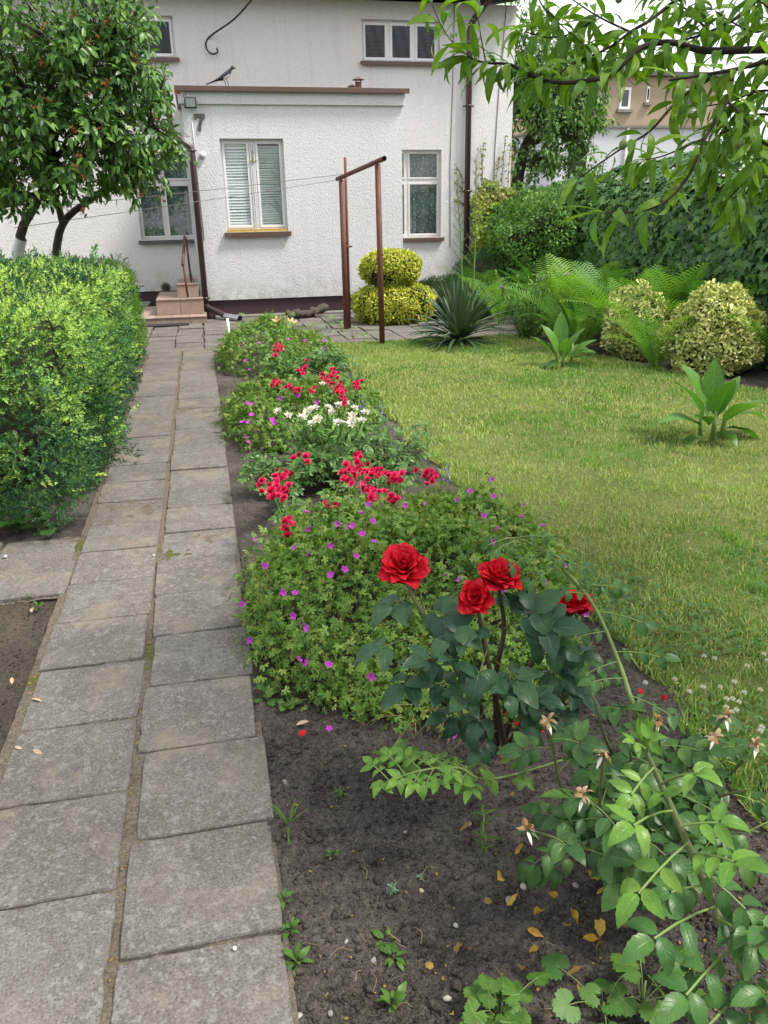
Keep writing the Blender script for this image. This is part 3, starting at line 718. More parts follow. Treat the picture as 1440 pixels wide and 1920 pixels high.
dr = pipe([(xr, YM-.08, -.02), (xr, YM-.08, 4.55), (xr+.03, YM-.1, 4.68), (xr+.2, YM-.36, 4.93), (xr+.22, YM-.45, 5.03)], .055, 'downpipe', M['pipe'])
for z in (3.35, 1.9, .8): pipe([(xr-.1, YM-.07, z), (xr+.1, YM-.07, z)], .014, 'bracket', M['black'], dr, 6); pipe([(xr, YM-.08, z-.015), (xr, YM-.08, z+.02)], .062, 'collar', M['pipe'], dr)
# small fittings
p = PY(357, 193, YP-.08); k = MB(); k.box(p[0]-.085, p[0]+.085, YP-.12, YP-.08, p[2]-.075, p[2]+.075).box(p[0]-.03, p[0]+.03, YP-.08, YP-.04, p[2]-.03, p[2]+.03)
lm = k.build('floodlight', M['black'], house, bevel=.012); MB().box(p[0]-.066, p[0]+.066, YP-.124, YP-.1195, p[2]-.056, p[2]+.056).build('lamp_glass', M['lampglass'], lm)
p = PY(375, 229, YP-.02)
def digit7():
    h = .225; w = .155; x0 = p[0]-w/2; z0 = p[2]-h/2
    out = [(0, h), (w, h), (w, h-.045), (.115, h*.55), (.092, h*.28), (.085, 0), (.035, 0), (.042, h*.25), (.062, h*.5), (.095, h-.05), (.035, h-.05), (.018, h-.075), (0, h-.075)]
    n = len(out); V = [(x0+x, YP-.022, z0+z) for x, z in out]+[(x0+x, YP-.001, z0+z) for x, z in out]
    return MB().add(V, [tuple(range(n))[::-1]]+[tuple(range(n, 2*n))]+[(i, (i+1) % n, n+(i+1) % n, n+i) for i in range(n)])
digit7().build('house_number', M['grey'], house)
p = PY(380, 291, YP-.02); k = MB(); k.tube([(p[0], YP-.001, p[2]), (p[0], YP-.05, p[2])], .042, 16); k.tube([(p[0]-.03, YP-.01, p[2]-.04), (p[0]-.06, YP-.01, p[2]-.13), (p[0]-.10, YP-.01, p[2]-.17), (p[0]-.16, YP-.01, p[2]-.16)], .006, 5); k.build('round_sensor', M['white'], house, True)
p0 = PY(358, 205, YP-.01)[0]; MB().tube([(p0, YP-.008, 2.85), (p0+.005, YP-.008, 2.55), (p0+.02, YP-.008, 1.2)], .006, 5).build('cable', M['white'], house, True)
p = PY(310, 538, YM-.01); k = MB(); k.tube([(p[0], YM-.001, p[2]), (p[0], YM-.02, p[2])], .085, 18); vt = k.build('vent_grille', M['concrete'], house, True)
k = MB()
for i in range(-3, 4): k.box(p[0]-.06*math.cos(i*.3), p[0]+.06*math.cos(i*.3), YM-.030, YM-.019, p[2]+i*.017-.004, p[2]+i*.017+.004)
k.build('grille_bars', M['black'], vt)
pts = [PY(480, -10, YM-.9), PY(440, 35, YM-.45), PY(392, 70, YM-.02), PY(387, 90, YM-.05), PY(397, 101, YM-.08), PY(408, 98, YM-.08), PY(406, 90, YM-.06)]
MB().tube(smooth_line(pts, 30), .014, 6).build('service_cable', M['black'], house, True)
xc = PY(850, 160, YM)[0]; MB().tube([(xc, YM-.008, 4.97), (xc-.02, YM-.008, 3.5), (xc-.05, YM-.008, 2.3), (xc-.03, YM-.008, .9)], .007, 5).build('cable', M['concrete'], house, True)
xc = PY(935, 160, YM)[0]; MB().tube([(xc+.1, YM-.008, 4.97), (xc, YM-.008, 3.5), (xc-.04, YM-.008, 2.6), (xc-.05, YM-.008, 1.6)], .007, 5).build('cable', M['concrete'], house, True)
# roof vents on the porch
p = PY(672, 160, 13.45)
k = MB(); x = p[0]; z = 3.30
k.tube([(x, 13.45, z), (x, 13.45, z+.13)], .05, 10); k.tube([(x-.1, 13.5, z), (x-.1, 13.5, z+.05)], .045, 10); vb = k.build('roof_vent', M['rust'], house, True)
k = MB(); k.tube([(x, 13.45, z+.16), (x, 13.45, z+.2)], [.10, .01], 12); k.tube([(x-.1, 13.5, z+.07), (x-.1, 13.5, z+.10)], [.075, .02], 10)
for q in (-.035, .035): k.box(x+q-.006, x+q+.006, 13.44, 13.46, z+.12, z+.17)
k.build('vent_cap', M['sheet'], vb)
# front steps, tiled
steps = thing('front_steps', 'low stair of three steps clad in pinkish-brown tiles left of the porch', 'steps', (-.5, 13, 0))
def step(x0, x1, y0, y1, z0, z1, nt, split):
    b = MB().box(x0+.01, x1-.01, y0+.01, y1, z0, z1-.01).build('step', M['concrete'], steps)
    w = (x1-x0)/nt
    for i in range(nt):
        MB().box(x0+i*w+.003, x0+(i+1)*w-.003, y0, y0+.011, z0+.003, z1-.014).build('tile', M['tile'], b, bevel=.002)
        MB().box(x0+i*w+.003, x0+(i+1)*w-.003, y0-.012, y0+split, z1-.012, z1).build('tile', M['tile'], b, bevel=.002)
        MB().box(x0+i*w+.003, x0+(i+1)*w-.003, y0+split+.005, y1, z1-.012, z1-.001).build('tile', M['tile'], b, bevel=.002)
    for (a_, b_) in ((y0+.012, (y0+y1)/2-.003), ((y0+y1)/2+.003, y1)): MB().box(x0, x0+.011, a_, b_, z0+.003, z1-.014).build('tile', M['tile'], b, bevel=.002)
step(-1.0, .02, 12.5, 14.3, .02, .13, 4, .32); step(-.72, -.01, 12.82, 14.3, .13, .36, 2, .32); step(-.40, -.07, 13.10, 14.3, .36, .56, 1, .35)
rail = thing('handrail', 'rusty brown iron handrail on the tiled front steps', 'handrail', (-.15, 13, .36))
pa = PY(354, 575, 13.0); pb = PY(361, 553, 13.7)
ta = PY(343, 492, 13.0); tb = PY(346, 446, 13.7)
k = MB(); k.tube([(pa[0], 13.0, .37), (ta[0], 13.0, ta[2])], .017, 8); k.build('post', M['rust'], rail, True)
k = MB(); k.tube([(pb[0], 13.7, .56), (tb[0]+.02, 13.7, tb[2])], .017, 8); k.build('post', M['rust'], rail, True)
k = MB(); d = (np.array(tb)-np.array(ta)); k.tube([np.array(ta)-d*.1, np.array(tb)+d*.05], .024, 8); k.build('rail', M['rust'], rail, True)
k = MB()
for t in (.3, .6): q = np.array([pa[0], 13.0, .37])*(1-t)+np.array([pb[0], 13.7, .56])*t; k.tube([(q[0]+.03, q[1], q[2]+.25), (q[0]+.09, q[1], q[2])], .006, 5)
k.build('brace', M['rust'], rail, True)
props(MB().box(-.86, -.25, 12.22, 12.44, .03, .05).build('door_mat', M['black'], bevel=.006), 'dark rubber mat on the slabs before the tiled steps', 'mat')
# ------------------------------------------------------------------ house across the garden (seen mirrored in the upper windows)
ac = thing('house_across', 'house with a dark tiled roof mirrored in the upper windows', 'house', (3, -10, 0))
MB().box(-5, 13, -18, -10, -.05, 7.0).build('wall', M['stucco2'], ac)
rows = 26; nx = 120; V = []; Fc = []
for j in range(rows):
    for q in (0, 1):
        for i in range(nx+1):
            x = -5.5+19*i/nx; t = (j+q)/rows; y = -9.4-4.8*t; z = 6.9+5.0*t+.05*math.sin(i*math.pi/1.0*.66)+(.06 if q == 0 else -.02); V.append((x, y, z))
for r_ in range(2*rows-1):
    for i in range(nx): a = r_*(nx+1)+i; Fc.append((a, a+1, a+nx+2, a+nx+1))
MB().add(V, Fc).build('roof', plain('dark_roof_tile', (.17, .18, .21), .5, .4, .3, 3), ac, True)

# ------------------------------------------------------------------ clothes line
cl = thing('clothesline_frame', 'rusty two-post clothes line frame with slanting top bar by the lawn', 'clothesline', (2.0, 10.3, 0))
A1, A2 = np.array([2.074, 9.52, 0]), np.array([1.909, 11.1, 0]); T1, T2 = PY(708, 308, 9.52), PY(640, 337, 11.1)
MB().tube([A1-[0, 0, .05], T1], .034, 12).build('post', M['rust'], cl, True); MB().tube([A2-[0, 0, .05], T2], .036, 12).build('post', M['rust'], cl, True)
d = T2-T1; k = MB(); k.tube([T1-d*.16+[0, 0, .03], T2+d*.13+[0, 0, .03]], .027, 12, False); k.tube([T2+d*.13+[0, 0, .03], T1-d*.16+[0, 0, .03]], .020, 12, False); k.build('top_bar', M['rust'], cl, True)
pr = thing('prop_pole', 'thin rusty prop pole leaning beside the far clothes line post', 'pole', (1.96, 11.2, 0))
q0, q1 = np.array([1.975, 11.2, 0.0]), PY(647, 295, 11.2); MB().tube([q0, q1], .0185, 10).build('pole', M['rust'], pr, True)
z = PY(650, 462, 11.15); MB().tube([z+[-.05, -.03, 0], z+[.07, 0, 0]], .014, 8).build('clamp', M['rust'], pr, True)
for nm, sx, ex, lab in (((0), (650, 326), (250, 370), 'upper thin washing line wire running left from the rusty frame'), ((1), (634, 337), (250, 394), 'lower thin washing line wire running left from the rusty frame')):
    a = PY(*sx, 10.9 if nm == 0 else 11.3); b = PY(*ex, 10.6); e = b+(b-a)*.5; m = (a+e)/2-np.array([0, 0, .012])
    props(MB().tube(smooth_line([a, m, e], 16), .0035, 5).build('washing_line', M['concrete'], None, True), lab, 'wire')
b = G(433, 655); props(MB().tube([b-[0, 0, .05], b+[-.012, 0, .37]], .018, 10).build('white_stake', M['white'], None, True), 'short white plastic stake at the end of the flower bed', 'stake')
# log
pts = smooth_line([(1.22, 12.5, .09), (1.38, 12.52, .10), (1.55, 12.58, .085), (1.72, 12.66, .12), (1.9, 12.75, .17)], 26); k = MB()
rad = .055+.014*np.sin(np.arange(len(pts))*1.3)+.012*rng.random(len(pts)); rad[-1] = .03
k.tube(pts, rad, 12); V = np.array(k.v); V += unit(rng.normal(size=V.shape))*.012; k.v = [tuple(v) for v in V]
k.tube([(1.66, 12.6, .08), (1.7, 12.53, .03), (1.71, 12.5, -.01)], [.03, .022, .015], 7); k.tube([(1.3, 12.5, .06), (1.28, 12.46, 0)], [.03, .02], 7)
props(k.build('driftwood_log', M['bark'], None, True), 'knobbly grey-brown piece of driftwood lying along the dark plinth', 'log')
b = G(985+0, 0+612); 
pt = PY(790, 610, 11.2); props(MB().box(2.92, 3.34, 10.98, 11.05, .03, .075).build('edging_strip', M['concrete'], None, False, .008), 'pale concrete edging piece lying at the foot of the golden bush', 'edging')

# ------------------------------------------------------------------ magpie
bp = PY(421, 157, YP-.05); bx, bz = bp[0], 3.305
def magpie():
    s = 1.0; sp = [(-.27, .045, .004, .010), (-.2, .068, .012, .010), (-.12, .10, .02, .016), (-.06, .125, .035, .03), (0, .15, .05, .05), (.05, .175, .056, .056), (.085, .205, .046, .05), (.105, .235, .034, .036), (.12, .262, .034, .034), (.14, .272, .027, .026), (.16, .266, .011, .010), (.185, .258, .003, .003)]
    k = MB(); V = []; n = 12
    for x, z, ry, rz in sp:
        for j in range(n): t = 2*math.pi*j/n; V.append((bx+x, YP-.02+ry*math.cos(t), bz+z-.02+rz*math.sin(t)))
    Fc = [(i*n+j, i*n+(j+1) % n, (i+1)*n+(j+1) % n, (i+1)*n+j) for i in range(len(sp)-1) for j in range(n)]+[tuple(range(n)), tuple((len(sp)-1)*n+j for j in range(n))[::-1]]
    k.add(V, Fc)
    for sy, dx in ((-.02, .01), (.02, .05)):
        x = bx+dx; y = YP-.02+sy; k.tube([(x-.01, y, bz+.10), (x, y, bz+.055), (x+.012, y, bz+.004)], [.014, .006, .005], 6)
        for a in (-.5, 0, .5): k.tube([(x+.012, y, bz+.004), (x+.012+.03*math.cos(a), y+.03*math.sin(a), bz+.004)], .004, 5)
        k.tube([(x+.012, y, bz+.004), (x-.012, y, bz+.004)], .004, 5)
    return k
def _mag():
    k = N('magpie_plumage'); p = k.pos(); sp = k.n('SeparateXYZ'); k.l(p, sp.inputs[0])
    x = k.math('SUBTRACT', sp.outputs[0], float(bx)); z = k.math('SUBTRACT', sp.outputs[2], float(bz))
    low = k.math('LESS_THAN', k.math('SUBTRACT', z, k.math('MULTIPLY', x, .55)), .118)
    f = k.math('MULTIPLY', k.math('MULTIPLY', low, k.math('LESS_THAN', x, .085)), k.math('MULTIPLY', k.math('GREATER_THAN', x, -.01), k.math('GREATER_THAN', z, .078)))
    return k.done(k.prin(k.mix(f, (.012, .014, .022), (.7, .7, .7)), .4, .5))
props(magpie().build('magpie', _mag(), None, True), 'black and white magpie standing on the porch roof edge', 'bird')

# ------------------------------------------------------------------ neighbouring building behind the hedge
nb = thing('neighbour_building', 'beige flat-roofed building with small white windows beyond the garden', 'building', (14, 34, 0))
YN = 34.0; xa, xb = PY(1090, 200, YN)[0], PY(1352, 200, YN)[0]; zt = PY(1200, 141, YN)[2]; zw = PY(1200, 238, YN)[2]
k = MB().box(xa-3, xb, YN, YN+9, 0, zt-.05); k.build('wall', plain('beige_render', (.36, .28, .2), .9, .2, .12, 1.2, .3), nb)
MB().box(xa-3.2, xb+.25, YN-.3, YN+9, zt-.04, zt+.12).build('roof', M['grey'], nb)
def nwin(px0, px1, py0, py1):
    a, b = PY(px0, py1, YN-.02), PY(px1, py0, YN-.02); w = MB(); f = .1
    w.box(a[0], b[0], YN-.04, YN+.01, a[2], a[2]+f).box(a[0], b[0], YN-.04, YN+.01, b[2]-f, b[2]).box(a[0], a[0]+f, YN-.04, YN+.01, a[2]+f, b[2]-f).box(b[0]-f, b[0], YN-.04, YN+.01, a[2]+f, b[2]-f)
    o = w.build('window', M['white'], nb); MB().box(a[0]+f, b[0]-f, YN-.02, YN-.01, a[2]+f, b[2]-f).build('pane', plain('far_pane', (.05, .06, .07), .05, .5, .1), o)
    MB().box(a[0]-.1, b[0]+.1, YN-.15, YN+.01, a[2]-.12, a[2]-.005).build('sill', M['concrete'], o)
nwin(1160, 1184, 164, 205); nwin(1211, 1219, 162, 192); nwin(1275, 1308, 166, 207)
k = MB(); x = PY(1172, 120, YN+3)[0]; k.box(x-.4, x+.4, YN+2.5, YN+3.3, zt, zt+.9); k.build('chimney', M['concrete'], nb)
x = PY(1362, 120, YN+3)[0]
wa = thing('white_annex', 'low white rendered annex in front of the beige building', 'building', (11, 29, 0))
YA = 29.0; xa, xb = PY(1040, 280, YA)[0], PY(1345, 280, YA)[0]; zt = PY(1200, 240, YA)[2]
MB().box(xa, xb, YA, YA+4, 0, zt).build('wall', plain('white_render', (.52, .535, .57), .9, .2, .05, 1), wa)
MB().box(xa-.1, xb+.1, YA-.12, YA+4, zt, zt+.08).build('roof_edge', M['concrete'], wa)
a, b = PY(1065, 312, YA), PY(1100, 270, YA); MB().box(a[0], b[0], YA-.03, YA-.01, a[2]-.5, b[2]).build('door_opening', M['dark'], wa)
MB().box(b[0], b[0]+.12, YA-.05, YA-.005, a[2]-.5, b[2]+.08).box(a[0], b[0], YA-.05, YA-.005, b[2], b[2]+.08).build('door_frame', M['white'], wa)
a = PY(1172, 300, YA); MB().box(a[0]-.06, a[0]+.06, YA-.08, YA-.01, 0, zt).build('downpipe', M['white'], wa)

# ------------------------------------------------------------------ shrubs and trees
def sphere_dirs(n, ymin=None):
    d = unit(rng.normal(size=(n, 3))); return d
def blob(n, c, rad, e=2.3, lump=.12, lf=2.5, fine=.05, skin=.07, zmin=None, mask=None):
    """points on a lumpy rounded body, with outward directions"""
    d = unit(rng.normal(size=(int(n*1.0), 3))); rad = np.array(rad); c = np.array(c)
    k = (np.abs(d)**e).sum(1)**(-1/e); p0 = d*k[:, None]*rad
    m = 1+lump*fbm((p0+c)*lf, 2)*1.6+fine*fbm((p0+c)*lf*3.1+9, 2)*1.6-np.abs(rng.normal(0, skin, len(d)))
    p = p0*m[:, None]+c; nn = unit(np.sign(d)*np.abs(d)**(e-1)/rad)
    if zmin is not None: q = p[:, 2] > zmin; p, nn = p[q], nn[q]
    if mask is not None: q = mask(p); p, nn = p[q], nn[q]
    return p, nn
def jit(v, s): return unit(v+rng.normal(0, s, v.shape))
def core(parent, c, rad, e, mat, name='dark_core', shrink=.86, lump=.1, lf=2.5, nu=28, nv=18, zmin=.0):  # added solid dark core closes see-through gaps and stands for the shaded inside
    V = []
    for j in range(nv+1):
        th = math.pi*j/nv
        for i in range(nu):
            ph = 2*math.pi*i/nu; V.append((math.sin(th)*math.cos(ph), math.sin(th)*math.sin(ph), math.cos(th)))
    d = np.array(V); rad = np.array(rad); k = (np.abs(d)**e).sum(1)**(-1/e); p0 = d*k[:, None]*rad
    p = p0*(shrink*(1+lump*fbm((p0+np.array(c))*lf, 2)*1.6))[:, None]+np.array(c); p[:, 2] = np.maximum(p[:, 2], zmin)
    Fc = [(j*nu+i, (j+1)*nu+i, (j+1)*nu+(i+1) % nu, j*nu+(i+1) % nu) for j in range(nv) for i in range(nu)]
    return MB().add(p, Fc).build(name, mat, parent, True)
M['twig'] = _bark('dark_backing', (.012, .016, .008), (.035, .04, .02))  # dark tone for added cores and fence backing; inner shade is in it
# juniper in front on the left
SPR = [sprig(11, .135, .36, s) for s in range(4)]; SPRL = [sprig(14, .10, .26, s+20) for s in range(3)]
def clump(seed, n=6):
    """tuft of sprays spreading from one twig"""
    r = random.Random(seed); ts = []
    for i in range(n):
        a = i*2.4; q = (i+.5)/n; th = 1.15*math.sqrt(q); d = np.array([math.sin(th)*math.cos(a), math.cos(th), math.sin(th)*math.sin(a)]); b = d*.35+np.array([r.uniform(-.1, .1), 0, r.uniform(-.1, .1)])
        ts.append(tf(SPR[i % 4], frames([b], [unit(d+np.array([0, .3, 0]))], [[r.uniform(-1, 1), r.uniform(-1, 1), r.uniform(-1, 1)]], r.uniform(.38, .6))[0]))
    return merge(ts)
CLP = [clump(s) for s in range(5)]
ju = thing('juniper_shrub', 'large spreading juniper with yellow-green tips left of the path', 'shrub', (-1.7, 5.9, 0))
JC, JR = (-1.80, 5.84, .59), (1.13, 1.90, .60)
def undercut(p): return p[:, 2] > .10+.10*fbm(p*[2, 2, 0], 2)-.14*np.clip(p[:, 0]+1.2, 0, .5)-.06*np.clip(5.2-p[:, 1], 0, 1)
near = lambda p: undercut(p) & ((p[:, 0] > -2.4) | (p[:, 1] < 5.0)) & (p[:, 1] < 7.9)
p, n = blob(7800, JC, JR, 7, .045, 2.0, .115, .028, .03, near)
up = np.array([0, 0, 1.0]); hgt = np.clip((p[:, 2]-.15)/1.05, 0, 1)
d = jit(n*1.0+up*(.2+.45*hgt)[:, None]+np.array([.12, -.1, 0]), .38); grow_shade = np.clip(-.10+.94*hgt**1.1+.30*fbm(p*2.4, 2)+rng.normal(0, .2, len(p)), 0, .995)  # new growth yellows the tops; shade below is put into the colour too
batch('foliage', CLP, frames(p-n*.05, d, jit(n, .5), rng.uniform(.085, .16, len(p))), M['juniper'], ju, grow_shade, 'stuff')
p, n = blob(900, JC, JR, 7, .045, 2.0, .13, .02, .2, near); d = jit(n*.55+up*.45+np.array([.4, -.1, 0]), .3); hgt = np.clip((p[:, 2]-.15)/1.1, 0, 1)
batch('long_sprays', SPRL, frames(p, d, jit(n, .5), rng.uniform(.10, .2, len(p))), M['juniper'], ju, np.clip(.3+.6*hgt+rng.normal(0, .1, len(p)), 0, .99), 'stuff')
core(ju, JC, JR, 7, M['twig'], shrink=.77, lump=.045, lf=2.0, zmin=.1)
k = MB()
for i in range(9):
    a = np.array([-1.6+rng.normal(0, .3), 5.2+rng.normal(0, .6), -.02]); b = a+[rng.normal(0, .4), rng.normal(0, .5), .5]; k.tube(smooth_line([a, (a+b)/2+rng.normal(0, .05, 3), b], 6), [.035, .03, .028, .025, .02, .02][:len(smooth_line([a, (a+b)/2, b], 6))], 6)
k.build('stems', M['bark'], ju, True)
# clipped hedge behind it
he = thing('clipped_hedge', 'bright green clipped conifer hedge behind the juniper, beside the path', 'hedge', (-1.9, 9.6, 0))
HC, HR = (-1.86, 9.25, .53), (1.13, 1.15, .58)
p, n = blob(2900, HC, HR, 6, .03, 3, .03, .012, .02, lambda p: (p[:, 0] > -2.6))
d = jit(n*.8+up*.5, .3); batch('foliage', CLP, frames(p-n*.05, d, jit(n, .5), rng.uniform(.075, .12, len(p))), M['thuja'], he, None, 'stuff')
core(he, HC, HR, 5, M['twig'], shrink=.92, lump=.03, lf=3)
# generic tree
def limbs(parent, lines, mat, name='limb', kk=8):
    for pts, r0, r1 in lines:
        P = smooth_line(pts, 14); MB().tube(P, np.linspace(r0, r1, len(P)), kk).build(name, mat, parent, True)
def crown(n_cl, per, ells, twig_to, ts, size, spread, droop, shell=(.45, 1.0), lump=.18, filt=None):
    """leaf frames in twig clusters through the crown's volume, and the twigs"""
    cs = []; w = np.array([e[1][0]*e[1][1]*e[1][2] for e in ells]); w = w/w.sum()
    for (c, r), ww in zip(ells, w):
        m = int(n_cl*ww); d = unit(rng.normal(size=(m, 3))); rr = rng.uniform(shell[0]**3, shell[1]**3, m)**(1/3)*(1+lump*fbm(d*2.2+np.array(c), 2)*1.5)
        cs.append(np.array(c)+d*rr[:, None]*np.array(r))
    cs = np.vstack(cs); tw = MB(); Ms = []
    if filt is not None: cs = cs[filt(cs)]
    for q in cs:
        a = min(twig_to, key=lambda t: np.linalg.norm(np.array(t)-q)); a = np.array(a, float); o = unit(q-a); L = min(.55, np.linalg.norm(q-a)*.8)
        s0 = q-o*L; tw.tube([s0, (s0+q)/2+rng.normal(0, .03, 3), q+o*spread*.5], [.008, .005, .002], 4, False)
        t = rng.random(per); base = s0+(q+o*spread*.5-s0)*(.35+.65*t)[:, None]
        dd = jit(o*.55+np.array([0, 0, -droop])+rng.normal(0, .75, (per, 3)), .1); off = base+dd*rng.uniform(.0, spread, per)[:, None]
        nn = jit(np.array([0, 0, 1.0])+o*.5+np.array([0, -.25, 0])+rng.normal(0, .45, (per, 3)), .1)
        Ms.append(frames(off, dd, nn, size*rng.uniform(.65, 1.2, per)))
    return np.vstack(Ms), tw, cs
# lilac-like tree left
li = thing('garden_tree', 'leafy dark green tree with brown seed heads and two trunks, before the house', 'tree', (-2.3, 9.9, 0))
def at(px, py, Y): return tuple(PY(px, py, Y))
tr1 = [at(22, 560, 10.6), at(34, 470, 10.6), at(45, 420, 10.5), at(75, 370, 10.3), at(95, 300, 10.0), at(110, 200, 9.6)]
tr2 = [at(100, 560, 10.9), at(107, 460, 10.9), at(118, 420, 10.8), at(140, 395, 10.7), at(190, 360, 10.4), at(240, 310, 10.0)]
limbs(li, [(tr1, .062, .04), (tr2, .055, .032)], M['bark'], 'trunk', 10)
limbs(li, [([tr2[2], at(108, 380, 10.6), at(95, 330, 10.3), at(130, 250, 9.9)], .045, .02), ([tr1[3], at(30, 360, 10), at(-30, 330, 9.6)], .045, .02), ([tr1[4], at(180, 240, 9.4), at(260, 160, 9.2)], .04, .012),
           ([tr2[4], at(270, 300, 10.2), at(330, 260, 10)], .03, .01), ([tr1[4], at(60, 200, 9.4), at(20, 100, 9)], .04, .012), ([tr2[5], at(280, 230, 9.8), at(310, 140, 9.6)], .03, .01), ([tr1[5], at(150, 120, 9.3), at(190, 40, 9.1)], .04, .012)], M['bark'])
k = MB(); a, b = np.array(tr1[0]), np.array(tr1[1]); e = np.array(at(40, 447, 10.55)); k.tube([a, b, e], [.068, .067, .064], 12, False); k.build('lime_wash', M['white'], li, True)
tws = [at(95, 300, 10.0), at(110, 200, 9.6), at(240, 310, 10.0), at(180, 240, 9.4), at(60, 200, 9.4), at(280, 230, 9.8), at(150, 120, 9.3), at(-30, 330, 9.6), at(0, 200, 9.5), at(200, 90, 9.4)]
LIL = [leaf(1, .62, 'heart', 2, .22, .22+.1*s, 0, .12, .04, s) for s in range(3)]
EL = [(at(150, 185, 9.6), (1.22, 1.15, .88)), (at(255, 215, 9.7), (.72, .85, .66)), (at(40, 240, 9.4), (1.15, 1.1, .80)), (at(120, 60, 9.5), (1.35, 1.1, .85)), (at(-120, 150, 9.6), (1.2, 1.2, 1.15)), (at(235, 70, 9.5), (.62, .8, .62)), (at(200, 330, 9.9), (.62, .6, .26)), (at(60, 345, 9.6), (.7, .8, .28)), (at(318, 270, 9.8), (.32, .4, .32)), (at(338, 285, 10.2), (.26, .3, .16)), (at(250, 345, 9.9), (.5, .5, .2))]
Ms, tw, cs = crown(1080, 15, EL, tws, LIL, .098, .10, .5, (.35, 1.0), filt=lambda c: (lambda x, y: ~((x > 285) & (y < 105)) & ~((x > 318) & (y > 110) & (y < 262)) & ~((x > 335) & (y < 262)) & ~(x > 362) & ~(y > 395))(*proj(c)[:2])); tw.build('twigs', M['darkbark'], li, True)
xs, ys, _ = proj(Ms[:, :3, 3]); keep = ~((xs < 372) & (ys > 402+18*np.sin(xs*.05))) & ~((xs > 300) & (ys < 100)) & ~((xs > 330) & (ys > 130) & (ys < 268)) & ~((xs > 345) & (ys < 275)) & ~((xs > 372))
Ms = Ms[keep]; foliage(li, LIL, Ms, M['lilac'], 'leaf', 'leaves', 300, 9)
SEED = [merge([tf(leaf(1, .3, 'ellip', 2, .4, .2, seed=i), frames([np.array([random.Random(s*40+i).uniform(-.35, .35), random.Random(s*41+i).uniform(0, 1.4), random.Random(s*43+i).uniform(-.35, .35)])], [unit(np.array([random.Random(s*47+i).uniform(-1, 1), .6, random.Random(s*53+i).uniform(-1, 1)]))], [[.2, .3, .9]], .55)[0]) for i in range(16)]) for s in range(3)]
for (px, py) in [(170, 70), (88, 35), (205, 32), (135, 40), (45, 65), (55, 70), (170, 165), (175, 70), (248, 97), (280, 110), (70, 107), (12, 170), (98, 180), (60, 200), (330, 165), (347, 172), (283, 210), (190, 228), (10, 262), (128, 235), (300, 280), (330, 282), (135, 308), (153, 328), (35, 330), (70, 345), (153, 385), (312, 370), (264, 375), (345, 250), (140, 292), (205, 150)]:
    q = np.array(PY(px, py, 8.28+.35*random.random()+1.2*(abs(px-150)/200)**1.6)); M4 = frames([q], [unit(np.array([random.uniform(-.4, .4), -.2, -.8+random.random()*1.2]))], [[0, -1, .2]], .062*random.uniform(.7, 1.3))[0]
    put('seed_head', random.choice(SEED).mesh('seed_head', M['seed']), M4, li)
# cherry tree behind the fence
ch = thing('cherry_tree', 'dense green fruit tree leaning beyond the house corner', 'tree', (7.3, 18.5, 0))
YC = 18.5
limbs(ch, [([at(962, 430, YC), at(970, 340, YC), at(985, 275, YC), at(1005, 240, YC), at(1020, 180, YC)], .16, .07)], M['darkbark'], 'trunk', 10)
limbs(ch, [([at(985, 275, YC), at(1015, 262, YC-.3), at(1050, 245, YC-.5)], .08, .03), ([at(975, 310, YC), at(1000, 318, YC-.3), at(1030, 300, YC-.5)], .06, .02), ([at(1005, 240, YC), at(970, 200, YC), at(960, 140, YC)], .08, .03), ([at(1020, 180, YC), at(1050, 140, YC), at(1080, 120, YC)], .07, .02)], M['darkbark'])
CHL = [leaf(1, .5, 'ovate', 2, .2, .3, seed=s) for s in range(2)]
EL = [(at(1030, 190, YC), (1.35, 1.3, 1.0)), (at(990, 120, YC), (1.0, 1.2, .95)), (at(1085, 215, YC), (.75, .8, .62)), (at(1060, 150, YC), (.9, 1, .8)), (at(970, 60, YC+.5), (.7, 1, .8)), (at(1050, 285, YC), (.75, .8, .38)), (at(1105, 320, YC-.5), (.5, .6, .3)), (at(1000, 305, YC-.3), (.8, .8, .4))]
Ms, tw, cs = crown(800, 17, EL, [at(1020, 180, YC), at(1050, 245, YC-.5), at(1080, 120, YC), at(960, 140, YC), at(1030, 300, YC-.5)], CHL, .135, .16, .6, (.3, 1.0)); tw.build('twigs', M['darkbark'], ch, True)
batch('leaves', CHL, Ms, M['cherry'], ch, None, 'stuff')
# hop-like climber over the fence
vf = thing('climber_fence', 'long garden fence completely overgrown with dark green lobed climber leaves', 'hedge', (5.9, 10.5, 0))
k = MB()
for i in range(60): k.box(6.02, 6.05, 4.0+i*.21, 4.0+i*.21+.19, 0, 1.86)
k.build('fence_backing', M['twig'], vf)  # dark slats added behind the leaves to stop light showing through
for i in range(7): MB().box(6.05, 6.13, 4.2+i*2, 4.28+i*2, -.1, 1.7).build('fence_post', M['darkbark'], vf)
HOP = [fan_leaf([(-118, .55), (-62, .85), (0, 1.0), (62, .85), (118, .55)], .66, 1, .22, seed=s) for s in range(3)]+[fan_leaf([(-95, .6), (-45, .85), (0, 1.0), (45, .85), (95, .6)], .6, 1, .25, seed=9), fan_leaf([(-80, .45), (-35, .7), (0, 1.0), (35, .7), (80, .45)], .8, 1, .22, seed=5)]
def vine_x(y, z): return 5.66-.17*fbm(np.c_[y*.9, z*1.2, y*0], 3)-.16*np.sin(np.clip(z/1.7, 0, 1)*math.pi)
nv = 11000; y = 4.6+11.2*rng.random(nv)**1.3; z = .02+1.66*rng.random(nv)**.85
x = vine_x(y, z)-rng.normal(0, .045, nv)+.05; p = np.c_[x, y, z]
